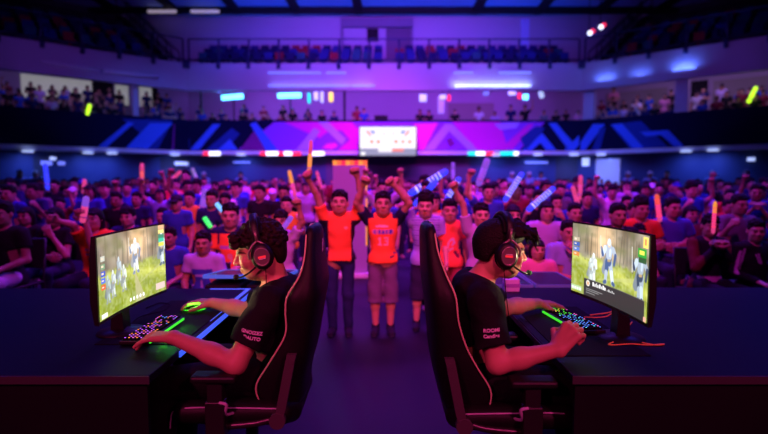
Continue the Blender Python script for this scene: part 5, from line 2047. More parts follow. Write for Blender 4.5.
def field_scene(w, h, horizon, glow_u, seed):
    img, U, V = paint_canvas(w, h, (0, 0, 0))
    n1, n2, n3 = noise2(w, h, 9, seed), noise2(w, h, 28, seed + 1), noise2(w, h, 5, seed + 2)
    top = np.array((0.16, 0.14, 0.10)) + n3[..., None] * np.array((0.26, 0.23, 0.17)) + (n1[..., None] - 0.5) * 0.12
    g = np.exp(-(((U - glow_u) / 0.16) ** 2 + ((V - 0.18) / 0.25) ** 2))[..., None]
    top = top + g * np.array((0.65, 0.40, 0.20))
    low = np.array((0.24, 0.30, 0.05)) + n1[..., None] * np.array((0.16, 0.16, 0.04)) + (n2[..., None] - 0.5) * 0.14
    low = low + np.exp(-(((V - horizon - 0.12 - 0.25 * (U - 0.5)) / 0.07) ** 2))[..., None] * np.array((0.22, 0.20, 0.06))
    m = np.clip((V - horizon) / 0.05 + 0.5, 0, 1)[..., None]
    img[:] = top * (1 - m) + low * m
    return img, U, V


def ruins(img, U, V, horizon, seed):
    r = np.random.default_rng(seed)
    for _ in range(26):
        u, b = r.uniform(0, 1), horizon + r.uniform(-0.02, 0.06)
        t = r.uniform(0.02, 0.32)
        c = np.array((0.10, 0.095, 0.07)) * r.uniform(0.5, 1.7)
        P_line(img, U, V, (u, t), (u + r.normal(0, 0.012), b), r.uniform(0.004, 0.012), r.uniform(0.006, 0.016), c, 1.78, r.uniform(0.35, 0.8))
    for _ in range(40):
        P_ell(img, U, V, r.uniform(0, 1), r.uniform(0, 0.3), r.uniform(0.03, 0.09), r.uniform(0.03, 0.10), np.array((0.13, 0.14, 0.06)) * r.uniform(0.4, 1.8), 0.45, False)
    for _ in range(14):
        u = r.uniform(0, 1)
        P_ell(img, U, V, u, horizon + r.uniform(-0.03, 0.03), r.uniform(0.015, 0.05), r.uniform(0.02, 0.05), np.array((0.30, 0.27, 0.20)) * r.uniform(0.5, 1.4), 0.8, False)
    for _ in range(60):
        P_ell(img, U, V, r.uniform(0, 1), horizon + r.uniform(0.05, 0.55), r.uniform(0.01, 0.06), r.uniform(0.006, 0.02), np.array((0.30, 0.34, 0.07)) * r.uniform(0.5, 1.5), 0.4, False, 0.3)


def soldier(img, U, V, u, v, s, body=(0.62, 0.66, 0.70), dark=(0.20, 0.24, 0.30), skin=(0.8, 0.7, 0.6), stride=0.1, arms=True):
    body = tuple(c ** 1.7 for c in body)
    dark = tuple(c ** 1.5 for c in dark)
    lite = tuple(min(1, c * 1.5) for c in body)
    asp = 1.78
    L = lambda a, b, r0, r1, c: P_line(img, U, V, (u + a[0] * s / asp, v + a[1] * s), (u + b[0] * s / asp, v + b[1] * s), r0 * s, r1 * s, c, asp)
    L((-0.02, -0.22), (-0.16, 0.2), 0.06, 0.10, tuple(c * 0.55 for c in body))
    L((-0.05, 0.02), (-stride * 0.8, 0.24), 0.085, 0.06, dark)
    L((-stride * 0.8, 0.24), (-stride, 0.44), 0.06, 0.05, body)
    L((-stride, 0.44), (-stride - 0.05, 0.46), 0.045, 0.04, dark)
    L((0.05, 0.02), (stride, 0.22), 0.085, 0.06, body)
    L((stride, 0.22), (stride * 1.5, 0.43), 0.06, 0.05, lite)
    L((stride * 1.5, 0.43), (stride * 1.5 + 0.05, 0.45), 0.045, 0.04, dark)
    L((0, 0), (0, -0.12), 0.10, 0.09, dark)
    L((0, -0.14), (0, -0.25), 0.11, 0.14, body)
    L((0.04, -0.14), (0.05, -0.24), 0.03, 0.04, lite)
    L((-0.03, -0.02), (0.04, -0.03), 0.025, 0.025, (0.45, 0.33, 0.18))
    L((0, -0.36), (0, -0.40), 0.055, 0.06, skin)
    L((0, -0.41), (0, -0.44), 0.068, 0.05, lite)
    if arms:
        L((-0.15, -0.27), (-0.23, -0.12), 0.065, 0.05, lite)
        L((-0.23, -0.12), (-0.30, -0.26), 0.045, 0.04, dark)
        L((-0.30, -0.05), (-0.33, -0.52), 0.014, 0.01, (0.75, 0.75, 0.7))
        L((0.15, -0.27), (0.24, -0.16), 0.065, 0.05, body)
        L((0.24, -0.16), (0.20, 0.03), 0.045, 0.04, dark)
    else:
        L((0.13, -0.25), (0.17, -0.02), 0.055, 0.045, lite)



W_, H_ = 224, 126
imgL, U, V = field_scene(W_, H_, 0.44, 0.60, 3)
for u, r in ((0.12, 0.02), (0.3, 0.014), (0.44, 0.012), (0.74, 0.012), (0.86, 0.018)):
    P_line(imgL, U, V, (u, 0.0), (u + 0.01, 0.42), r, r * 0.8, (0.16, 0.14, 0.11), 1.78, 0.6)
ruins(imgL, U, V, 0.44, 5)
P_line(imgL, U, V, (0.55, 0.6), (0.62, 1.0), 0.02, 0.12, (0.50, 0.46, 0.26), 1.78, 0.7)
P_line(imgL, U, V, (0.62, 0.75), (0.98, 0.55), 0.012, 0.02, (0.48, 0.50, 0.20), 1.78, 0.6)
for du, dv, c in ((0.22, 0.62, (0.62, 0.66, 0.66)), (0.31, 0.48, (0.55, 0.60, 0.62)), (0.38, 0.6, (0.66, 0.70, 0.66)), (0.14, 0.66, (0.5, 0.56, 0.55))):
    soldier(imgL, U, V, du, dv, 0.36, c, (0.42, 0.46, 0.46), (0.6, 0.6, 0.58), 0.07, False)
P_ell(imgL, U, V, 0.60, 0.17, 0.11, 0.2, (1.0, 0.62, 0.30), 0.55, False)
soldier(imgL, U, V, 0.56, 0.36, 0.5, (0.78, 0.80, 0.82), (0.36, 0.42, 0.52), (0.8, 0.65, 0.5), 0.07)
soldier(imgL, U, V, 0.95, 0.36, 0.5, (0.62, 0.68, 0.72), (0.22, 0.28, 0.34), (0.3, 0.4, 0.4), 0.04, False)
for v, c in ((0.24, (0.55, 0.58, 0.5)), (0.33, (0.2, 0.35, 0.2)), (0.42, (0.05, 0.10, 0.55)), (0.5, (0.08, 0.16, 0.75)), (0.58, (0.75, 0.12, 0.05))):
    P_rect(imgL, U, V, 0.045, 0.105, v, v + 0.065, c)
    P_rect(imgL, U, V, 0.055, 0.085, v + 0.02, v + 0.04, (0.85, 0.7, 0.5))
for v, c in ((0.01, (0.9, 0.45, 0.25)), (0.07, (0.95, 0.75, 0.25)), (0.14, (0.05, 0.25, 0.15)), (0.2, (0.05, 0.55, 0.35)), (0.26, (0.75, 0.7, 0.1))):
    P_rect(imgL, U, V, 0.905, 0.985, v, v + 0.055, c)
for i in range(5):
    P_ell(imgL, U, V, 0.47 + 0.048 * i, 0.93, 0.014, 0.026, (0.95, 0.95, 0.95))
P_rect(imgL, U, V, 0.03, 0.12, 0.93, 0.985, (0.85, 0.85, 0.8))
P_rect(imgL, U, V, 0.85, 0.98, 0.86, 0.95, (0.72, 0.55, 0.5))

imgR, U, V = field_scene(W_, H_, 0.43, 0.40, 9)
for u, r in ((0.08, 0.02), (0.2, 0.012), (0.33, 0.012), (0.58, 0.014), (0.72, 0.02), (0.8, 0.012)):
    P_line(imgR, U, V, (u, 0.0), (u + 0.008, 0.42), r, r * 0.8, (0.13, 0.12, 0.09), 1.78, 0.6)
ruins(imgR, U, V, 0.43, 6)
P_line(imgR, U, V, (0.35, 0.72), (0.9, 0.55), 0.012, 0.03, (0.52, 0.55, 0.20), 1.78, 0.6)
soldier(imgR, U, V, 0.29, 0.58, 0.42, (0.70, 0.74, 0.74), (0.5, 0.55, 0.56), (0.7, 0.7, 0.68), 0.05, False)
soldier(imgR, U, V, 0.25, 0.62, 0.34, (0.62, 0.67, 0.67), (0.5, 0.55, 0.56), (0.7, 0.7, 0.68), 0.05, False)
P_ell(imgR, U, V, 0.42, 0.12, 0.13, 0.2, (1.0, 0.66, 0.36), 0.6, False)
soldier(imgR, U, V, 0.49, 0.44, 0.62, (0.62, 0.68, 0.76), (0.16, 0.24, 0.42), (0.85, 0.6, 0.35), 0.11)
soldier(imgR, U, V, 0.90, 0.5, 0.62, (0.55, 0.62, 0.68), (0.12, 0.17, 0.24), (0.3, 0.3, 0.3), 0.05)
for v, c in ((0.2, (0.5, 0.42, 0.3)), (0.27, (0.05, 0.12, 0.45)), (0.34, (0.10, 0.2, 0.6)), (0.41, (0.7, 0.25, 0.06))):
    P_rect(imgR, U, V, 0.02, 0.10, v, v + 0.055, c)
    P_rect(imgR, U, V, 0.03, 0.06, v + 0.015, v + 0.035, (0.85, 0.75, 0.6))
P_rect(imgR, U, V, 0.925, 0.985, 0.02, 0.15, (0.95, 0.75, 0.15))
P_rect(imgR, U, V, 0.94, 0.965, 0.05, 0.12, (0.8, 0.25, 0.1))
P_rect(imgR, U, V, 0.86, 0.97, 0.17, 0.27, (0.02, 0.35, 0.04))
P_rect(imgR, U, V, 0.87, 0.97, 0.27, 0.33, (0.02, 0.10, 0.03))
P_rect(imgR, U, V, 0.88, 0.94, 0.19, 0.24, (0.8, 0.85, 0.1))
P_rect(imgR, U, V, 0.0, 0.14, 0.90, 0.97, (0.45, 0.62, 0.35))
for i in range(4):
    P_rect(imgR, U, V, 0.01 + 0.033 * i, 0.034 + 0.033 * i, 0.92, 0.95, (0.85, 0.92, 0.85))
P_rect(imgR, U, V, 0.17, 0.965, 0.76, 1.0, (0.035, 0.035, 0.035))
P_rect(imgR, U, V, 0.17, 0.965, 0.755, 0.765, (0.12, 0.12, 0.12))
P_ell(imgR, U, V, 0.225, 0.815, 0.024, 0.044, (0.75, 0.72, 0.65))
P_ell(imgR, U, V, 0.225, 0.815, 0.012, 0.025, (0.75, 0.35, 0.15))
x = 0.285
for i, wdt in enumerate((0.018, 0.015, 0.010, 0.016, 0.016, 0.011, 0.017, 0.016, 0.0, 0.012, 0.016, 0.012, 0.015, 0.014)):
    hgt = 0.055 if i < 8 else 0.032
    if wdt:
        P_rect(imgR, U, V, x, x + wdt, 0.835 - hgt + 0.012 * (i % 2), 0.835, (0.92, 0.92, 0.92) if i < 8 else (0.55, 0.55, 0.55))
    x += wdt + 0.008
for i in range(3):
    P_rect(imgR, U, V, 0.2, 0.42 - 0.05 * i, 0.885 + 0.028 * i, 0.893 + 0.028 * i, (0.32, 0.32, 0.32))
P_rect(imgR, U, V, 0.955, 0.985, 0.94, 0.99, (0.85, 0.4, 0.3))


def monitor(A, B, zb, ht, facing, img, label, sag=0.022, stand_off=0.085):
    """A/B: lower screen corners as seen from the player's side, left to right"""
    A, B = Vector((A[0], A[1], 0)), Vector((B[0], B[1], 0))
    mid = (A + B) / 2
    n = Vector(facing).normalized()
    t = thing('curved_monitor', label, 'monitor', (mid.x - n.x * stand_off, mid.y - n.y * stand_off, DESK_Z))
    o = Vector((t.location.x, t.location.y, DESK_Z))

    def P(u, z, off=0.0):
        return A + (B - A) * u - n * (sag * (1 - (2 * u - 1) ** 2) - off) + Vector((0, 0, z)) - o
    link('screen', screen_mesh('screen', img, lambda u, v: tuple(P(u, zb + ht * (1 - v), 0.003)), screen_mat('game_screen', 1.4) if 'game_screen' not in MATS else MATS['game_screen']), t)
    k = MB()
    e = 0.012
    rings = []
    for i in range(17):
        u = -e + (1 + 2 * e) * i / 16
        rings.append([P(u, zb - 0.016), P(u, zb + ht + 0.008), P(u, zb + ht + 0.006, -0.018), P(u, zb + ht * 0.75, -0.03), P(u, zb + ht * 0.25, -0.034), P(u, zb - 0.014, -0.018)])
    k.loft(rings, smooth=False)
    k.build('housing', M_PLASTIC, t)
    c = P(0.5, zb + ht * 0.5, -0.03)
    k = MB()
    k.tube([P(0.5, zb + ht * 0.5, -0.02), P(0.5, zb + ht * 0.5, -0.075)], 0.085, 20)
    k.build('rear_hub', M_PLASTIC, t)
    k = MB()
    k.loft([[Vector((x * sx, y, z)) for x, y in ((-0.028, -0.035), (0.028, -0.035), (0.028, 0.035), (-0.028, 0.035))] for z, sx in ((0.0, 1.2), (0.1, 1.0), (zb + ht * 0.6 - DESK_Z, 0.8))], smooth=False)
    k.build('stand_neck', M_PLASTIC, t)
    k = MB()
    k.lathe([(0.02, 0.0), (0.11, 0.0), (0.11, 0.008), (0.05, 0.016), (0.03, 0.03)], n=32)
    k.build('stand_base', M_PLASTIC, t)
    return t


monitor((-1.235, 2.13), (-1.235, 2.79), 0.884, 0.368, (1, 0, 0), imgL, 'curved monitor showing a grassy battlefield game, facing the left player')
monitor((1.020, 2.68), (1.093, 2.04), 0.905, 0.365, (-1, -0.11, 0), imgR, 'curved monitor showing a game with a dark caption bar, facing the right player')


# ---------------------------------------------------------------- keyboards, mouse, pads, cables
def glow(name, c, es=2.6):
    return mat('key_glow_' + name, tuple(0.3 * x for x in c), 0.4, emit=c, es=es)


GL = [glow('purple', (0.55, 0.10, 1.0)), glow('orange', (1.0, 0.30, 0.03)), glow('pink', (1.0, 0.15, 0.6)), glow('green', (0.1, 1.0, 0.05)), glow('yellow', (0.8, 0.9, 0.05)), glow('blue', (0.10, 0.25, 1.0)), glow('cyan', (0.1, 0.7, 0.9))]


rk = random.Random(8)


def keyboard(loc, rot, colfn, strip_side, label):
    """long side along local y, wrist side at +x * strip_side"""
    t = thing('gaming_keyboard', label, 'keyboard', loc, rot)
    w, l = 0.135, 0.41
    MB().box(-w / 2, w / 2, -l / 2, l / 2, 0.004, 0.022, bev=0.004).build('case', M_PLASTIC, t)
    k = MB()
    nr, nc = 6, 19
    for i in range(nr):
        for j in range(nc):
            if (i, j) in ((0, 1), (0, 14), (1, 14), (4, 15)):
                continue
            x = -w / 2 + 0.012 + (w - 0.024) * (i + 0.5) / nr
            y = -l / 2 + 0.008 + (l - 0.016) * (j + 0.5) / nc
            hx, hy = 0.0075, 0.0083
            k.loft([[Vector((x + a * hx * f, y + b * hy * f, z)) for a, b in ((-1, -1), (1, -1), (1, 1), (-1, 1))] for f, z in ((1, 0.022), (0.74, 0.0325))], 0, smooth=False)
            mi = 1 + colfn(i / (nr - 1), j / (nc - 1))
            if rk.random() < 0.62:
                k.box(x - hx * 0.32, x + hx * 0.32, y - hy * 0.36, y + hy * 0.36, 0.0325, 0.0332, mi)
    k.build('keys', [M_RUBBER] + GL, t)
    x = strip_side * w / 2
    MB().box(min(x, x + strip_side * 0.006), max(x, x + strip_side * 0.006), -l / 2 + 0.01, l / 2 - 0.01, 0.008, 0.018).build('glow_strip', M_GREENLED, t)
    k = MB()
    for sx in (-1, 1):
        for sy in (-1, 1):
            k.box(sx * 0.055 - 0.008, sx * 0.055 + 0.008, sy * 0.19 - 0.01, sy * 0.19 + 0.01, 0, 0.004)
    k.build('feet', M_RUBBER, t)
    return t


rk = random.Random(8)
keyboard((-1.145, 2.44, DESK_Z + 0.004), 0.0, lambda i, j: rk.choice((1, 0, 2, 0)) if j < 0.6 else rk.choice((0, 0, 2, 1, 5)), 1, 'lit keyboard with purple and orange keys under the left player hand')
keyboard((0.995, 2.60, DESK_Z + 0.004), math.radians(8), lambda i, j: (rk.choice((3, 4, 3)) if j > 0.62 else rk.choice((5, 5, 6))) if i < 0.9 else rk.choice((2, 5)), -1, 'lit keyboard with green and blue keys before the right player')
area('keyboard_glow', (-1.04, 2.42, DESK_Z + 0.03), (-0.95, 2.42, DESK_Z), (0.06, 1.0, 0.03), 0.25, 0.3, 0.01)

k = MB(); k.box(-0.21, 0.19, -0.42, 0.42, 0, 0.004, bev=0.0015)
tag(k.build('mouse_pad', M_RUBBER, loc=(-1.13, 2.86 - 0.18, DESK_Z)), 'large black mouse pad under keyboard and mouse on the left desk', 'mouse pad')
k = MB(); k.box(-0.19, 0.19, -0.42, 0.42, 0, 0.004, bev=0.0015)
tag(k.build('mouse_pad', M_RUBBER, loc=(0.965, 2.53, DESK_Z)), 'large black mouse pad under the keyboard on the right desk', 'mouse pad')


def mouse(loc, rot, label):
    t = thing('gaming_mouse', label, 'mouse', loc, rot)
    F = Field((-0.08, -0.05, -0.02), (0.08, 0.05, 0.06), 0.003)
    F.ell((0.005, 0, 0.012), (0.062, 0.033, 0.026))
    F.ell((-0.03, 0, 0.01), (0.034, 0.028, 0.016), k=0.01)
    F.half((0, 0, -1), 0.0)
    F.cap((-0.07, 0, 0.034), (-0.02, 0, 0.036), 0.003, 0.003, 0.002, sub=True)
    link('shell', F.mesh('shell', M_PLASTIC), t)
    k = MB()
    pts = [(0.005 + 0.0635 * math.cos(a), 0.0345 * math.sin(a), 0.006) for a in np.linspace(0, 2 * math.pi, 33)[:-1]]
    k.tube(pts, 0.0035, 6, closed=True)
    k.tube([(0.03, -0.01, 0.0345), (0.04, 0, 0.034), (0.03, 0.01, 0.0345)], 0.003, 6)
    k.build('light_ring', M_GREENLED, t)
    k = MB(); k.tube([(-0.042, -0.004, 0.026), (-0.042, 0.004, 0.026)], 0.011, 14); k.build('wheel', M_RUBBER, t)
    return t


mouse((-1.115, 2.87, DESK_Z + 0.004), 0.15, 'black mouse glowing green under the far hand of left player')
area('mouse_glow', (-1.09, 2.80, DESK_Z + 0.05), (-1.08, 2.86, DESK_Z), (0.06, 1.0, 0.03), 0.15, 0.06, 0.02)


def cable(pts, r, m, label, name='cable', parent=None):
    k = MB(); k.tube(smooth_path(pts, 8), r, 6)
    o = k.build(name, m, parent)
    if label:
        tag(o, label, 'cable')
    return o


M_ORANGE = mat('orange_cable', (0.9, 0.55, 0.06), 0.5)
zc = DESK_Z + 0.005
Z = lambda px, py: tuple(atZ(px, py, zc))
cable([Z(584, 317), Z(596, 317.5), Z(606, 316.5), Z(612, 313), Z(614, 311), Z(606, 313), Z(590, 315)], 0.0032, M_ORANGE, 'orange cable looped beside the right keyboard')
cable([Z(632, 322), Z(626, 330), Z(627, 337), Z(640, 342), Z(656, 345), Z(664, 344), Z(648, 345), Z(632, 344), Z(612, 345), Z(609, 344), Z(618, 341), Z(634, 341), Z(645, 339)], 0.0034, M_ORANGE, 'orange cable coiled below the right monitor stand')
cable([Z(128, 327), Z(138, 318), Z(150, 314), Z(163, 311), Z(170, 305), Z(160, 303), Z(146, 308)], 0.003, M_RUBBER, 'black cable curling on the left desk behind keyboard')
cable([Z(126, 340), Z(118, 338), Z(112, 334), Z(106, 332)], 0.003, M_RUBBER, 'short black cable from left keyboard to the monitor stand')


# dark cases with lit rims beyond the far ends of the desks
def rim_case(x, y, w, d, h, tilt, label, m):
    t = thing('equipment_case', label, 'case', (x, y, 0))
    MB().box(-w / 2, w / 2, -d / 2, d / 2, 0.0, h, bev=0.012).build('body', M_BLACK, t)
    M = Matrix.Translation((0, d * 0.5, h)) @ Matrix.Rotation(tilt, 4, 'X')
    MB().box(-w / 2, w / 2, -d, 0, 0.002, 0.022, M=M, bev=0.006).build('lid', mat('case_lid', (0.02, 0.02, 0.04), 0.35), t)
    k = MB()
    e = 0.012
    for a in ((-w / 2 - e, -w / 2, -d, 0), (w / 2, w / 2 + e, -d, 0), (-w / 2, w / 2, -d - e, -d), (-w / 2, w / 2, 0, e)):
        k.box(*a, 0.0, 0.026, M=M)
    k.build('rim', m, t)
    return t


M_RIM = mat('blue_lit_rim', (0.05, 0.1, 0.4), 0.4, emit=(0.04, 0.16, 0.9), es=0.55)
rim_case(-1.17, 3.82, 0.26, 0.5, 0.74, -0.1, 'dark case with blue rim at the far end of left desk, left one', M_RIM)
rim_case(-0.86, 3.82, 0.28, 0.5, 0.74, -0.1, 'dark case with blue rim at the far end of left desk, right one', M_RIM)
rim_case(0.92, 3.82, 0.30, 0.5, 0.72, 0.0, 'dark case with faint rim beyond the right desk, left one', mat('faint_rim', (0.1, 0.08, 0.3), 0.5, emit=(0.1, 0.06, 0.4), es=0.25))
rim_case(1.26, 3.82, 0.30, 0.5, 0.72, 0.0, 'dark case with faint rim beyond the right desk, right one', MATS['faint_rim'])
t = thing('drink_carton', 'small lilac printed carton on the far end of right desk', 'carton', (atY(511, 285, 3.4).x, 3.4, DESK_Z))
MB().box(-0.05, 0.05, -0.04, 0.04, 0, 0.085, bev=0.004).build('box', mat('lilac_card', (0.55, 0.4, 0.8), 0.6), t)
MB().box(-0.052, 0.052, -0.042, 0.042, 0.03, 0.055).build('print_band', mat('violet_print', (0.3, 0.12, 0.55), 0.6), t)


# ---------------------------------------------------------------- gaming chairs
def gaming_chair(sx, x_off, yc, prof, label, hw=1.0, logo=False):
    """sx: way the chair faces along x; prof: (z, front, back, centre, half width) with front/back as distance ahead of x_off"""
    t = thing('gaming_chair', label, 'chair', (x_off + sx * 0.30, yc, 0))
    o = Vector(t.location)
    W = lambda u, v, z: Vector((x_off + sx * u, yc + v, z)) - o
    # dense profile
    zs = [p[0] for p in prof]
    fine = np.linspace(zs[0], zs[-1], 34)

    def at(z):
        P = smooth_prof
        return [np.interp(z, P[:, 0], P[:, i]) for i in range(1, 5)]
    smooth_prof = np.array([list(p) for p in smooth_path([(p[0], p[1], p[2]) for p in prof], 6)])
    sp2 = np.array([list(p) for p in smooth_path([(p[0], p[3], p[4]) for p in prof], 6)])
    smooth_prof = np.concatenate([smooth_prof, np.stack([np.interp(smooth_prof[:, 0], sp2[:, 0], sp2[:, 1]), np.interp(smooth_prof[:, 0], sp2[:, 0], sp2[:, 2])], 1)], 1)
    rings, edge_n, edge_f = [], [], []
    for z in fine:
        f, b, c, w_ = at(z)
        th = f - b
        pts = [(0, b - 0.012), (0.45 * w_, b - 0.008), (0.8 * w_, b + 0.004), (0.95 * w_, b + 0.2 * th), (w_, b + 0.5 * th), (0.99 * w_, b + 0.8 * th), (0.93 * w_, f), (0.82 * w_, f - 0.002), (0.66 * w_, c + 0.012), (0.35 * w_, c), (0, c)]
        full = pts + [(-v, u) for v, u in pts[-2:0:-1]]
        rings.append([W(u, v, z) for v, u in full])
        edge_n.append(W(f - 0.006, -0.975 * w_, z))
        edge_f.append(W(f - 0.006, 0.975 * w_, z))
    # rounded head end: shrink extra rings
    ztop = fine[-1]
    f, b, c, w_ = at(ztop)
    for q in (0.4, 0.75, 0.95):
        kz = ztop + 0.045 * q
        sh = math.sqrt(max(0, 1 - q * q))
        ring = []
        for v in rings[33]:
            cc = W((f + b) / 2, 0, kz)
            ring.append(Vector((cc.x + (v.x - cc.x) * (0.35 + 0.65 * sh), cc.y + (v.y - cc.y) * (0.55 + 0.45 * sh), cc.z)))
        rings.append(ring)
    k = MB(); k.loft(rings)
    br = k.build('backrest', M_LEATHER, t)
    top = [W((f * 0.9 + b * 0.1) - 0.004, v * w_, ztop + 0.046 * math.sqrt(max(0, 1 - (v * 1.03) ** 2)) * 0.92) for v in (-0.8, -0.45, 0, 0.45, 0.8)]
    k = MB(); k.tube(edge_n + top + edge_f[::-1], 0.0038, 6); k.build('piping', M_GOLD, br, label='gold piping along the backrest edge')
    f, b, c, w_ = at(0.98)
    k = MB()
    # lumbar and head pads on the front
    for z0, wv in ((0.70, 0.15), (1.18, 0.11)):
        f, b, c, w_ = at(z0)
        F = Field((-0.08, -0.22, -0.12), (0.12, 0.22, 0.12), 0.009)
        F.ell((0, 0, 0), (0.035, wv, 0.075))
        me = F.mesh('cushion', M_LEATHER)
        cu = link('lumbar_cushion' if z0 < 1 else 'head_cushion', me, t, W(c + 0.005, 0, z0))
    if logo:
        me = text_mesh('RX', 0.045, 0.001)
        me.materials.append(M_PALEPIPE)
        f, b, c, w_ = at(1.22)
        lo = link('logo', me, br, W(b - 0.014, -0.03, 1.20))
        lo.rotation_euler = (math.pi / 2, math.pi / 2, math.pi / 2 * (-sx))
    # seat
    u0 = prof[0][3]
    F = Field((-0.05, -0.32, -0.1), (0.62, 0.32, 0.12), 0.01)
    F.box((0.27, 0, 0.0), (0.27, 0.22, 0.055), rad=0.05)
    F.cap((0.08, -0.22, 0.015), (0.50, -0.23, 0.02), 0.055, 0.05, 0.03)
    F.cap((0.08, 0.22, 0.015), (0.50, 0.23, 0.02), 0.055, 0.05, 0.03)
    me = F.mesh('seat', M_LEATHER)
    if sx < 0:
        me.transform(Matrix.Diagonal((-1, -1, 1, 1)))
    se = link('seat', me, t, W(u0 - 0.10, 0, 0.47))
    k = MB()
    for v in (-0.27, 0.27):
        k.tube(smooth_path([(sx * 0.06, v, 0.05), (sx * 0.25, v * 1.01, 0.055), (sx * 0.45, v, 0.055), (sx * 0.54, v * 0.93, 0.03), (sx * 0.565, v * 0.85, -0.02), (sx * 0.57, v * 0.84, -0.06)], 6), 0.0035, 6)
    k.build('seat_piping', M_PALEPIPE, se)
    # armrests
    for v in (-0.30, 0.30):
        k = MB(); k.box(-0.095, 0.095, -0.042, 0.042, -0.014, 0.016, bev=0.01)
        ap = k.build('armrest_pad', M_PLASTIC, t, W(u0 + 0.24, v, 0.672))
        k = MB()
        k.box(-0.032, 0.032, -0.02, 0.02, -0.20, -0.014, bev=0.004)
        k.box(-0.04, 0.04, -0.026, 0.026, -0.24, -0.10, bev=0.004)
        k.build('armrest_post', M_METAL, ap)
        k = MB(); k.box(-0.03, 0.03, min(0, -v * 0.6), max(0, -v * 0.6), 0.40, 0.42); k.build('armrest_bracket', M_METAL, t, W(u0 + 0.24, v, 0))
        # recline hinge
        f, b, c, w_ = at(0.62)
        k = MB()
        k.loft([[W(b + 0.025 + du * 0.9 + ss, v * 0.93 + dv, z) for du, dv in ((-0.022, -0.012), (0.022, -0.012), (0.022, 0.012), (-0.022, 0.012))] for z, ss in ((0.46, 0.075), (0.52, 0.055), (0.72, 0.015), (0.765, 0.005))], smooth=False)
        k.tube([W(b + 0.025 + 0.07, v * 0.93 - 0.018, 0.475), W(b + 0.025 + 0.07, v * 0.93 + 0.018, 0.475)], 0.035, 16)
        k.tube([W(b + 0.03, v * 0.93 - 0.016, 0.735), W(b + 0.03, v * 0.93 + 0.016, 0.735)], 0.012, 10)
        h = k.build('recline_hinge', M_HINGE, t)
        k = MB(); k.tube(smooth_path([W(b + 0.12, v * 0.9, 0.475), W(b + 0.2, v * 0.9, 0.455), W(b + 0.36, v * 0.9, 0.44)], 5), 0.016, 8); k.build('hinge_arm', M_METAL, t)
    k = MB(); k.tube(smooth_path([W(u0 + 0.16, -0.25, 0.50), W(u0 + 0.20, -0.30, 0.51), W(u0 + 0.19, -0.32, 0.56), W(u0 + 0.22, -0.32, 0.57)], 5), 0.007, 6); k.build('lever', M_PALEPIPE, t, label='pale bent lever beside the seat')
    # pedestal
    k = MB(); k.lathe([(0.03, 0.1), (0.03, 0.40), (0.09, 0.40), (0.09, 0.42)], Matrix.Translation(W(u0 + 0.17, 0, 0)), 16); k.build('gas_lift', M_METAL, t)
    for i in range(5):
        a = i * 2 * math.pi / 5 + 0.3
        c0 = W(u0 + 0.17, 0, 0.1)
        e = c0 + Vector((math.cos(a) * 0.30, math.sin(a) * 0.30, -0.02))
        k = MB(); k.tube([c0, e], 0.03, 8, radii=[0.035, 0.022]); lg = k.build('base_leg', M_PLASTIC, t)
        k = MB()
        for q in (-0.018, 0.018):
            k.tube([Vector((e.x - math.sin(a) * (q - 0.009), e.y + math.cos(a) * (q - 0.009), 0.03)), Vector((e.x - math.sin(a) * (q + 0.009), e.y + math.cos(a) * (q + 0.009), 0.03))], 0.03, 14)
        k.tube([Vector((e.x, e.y, 0.03)), Vector((e.x, e.y, 0.085))], 0.008, 6)
        k.build('caster', M_RUBBER, lg)
    return t


# (height, front of bolsters, back, centre cushion, half width)
gaming_chair(-1, 0.0, 2.35, [(0.50, 0.545, 0.375, 0.47, 0.215), (0.60, 0.565, 0.365, 0.44, 0.235), (0.71, 0.503, 0.335, 0.40, 0.255), (0.84, 0.428, 0.312, 0.372, 0.265), (0.94, 0.424, 0.295, 0.36, 0.275), (1.01, 0.415, 0.284, 0.348, 0.275),
                             (1.09, 0.368, 0.288, 0.335, 0.24), (1.17, 0.352, 0.297, 0.332, 0.195), (1.25, 0.352, 0.302, 0.334, 0.145)], 'black gaming chair with gold piping holding the left player', logo=True)
gaming_chair(1, 0.0, 2.30, [(0.50, 0.455, 0.27, 0.37, 0.215), (0.60, 0.462, 0.245, 0.345, 0.235), (0.71, 0.40, 0.222, 0.30, 0.255), (0.80, 0.352, 0.215, 0.285, 0.265), (0.91, 0.316, 0.205, 0.268, 0.275), (1.02, 0.302, 0.19, 0.255, 0.27),
                            (1.10, 0.268, 0.182, 0.236, 0.235), (1.19, 0.238, 0.178, 0.216, 0.19), (1.262, 0.228, 0.176, 0.208, 0.145)], 'black gaming chair with gold piping holding the right player')


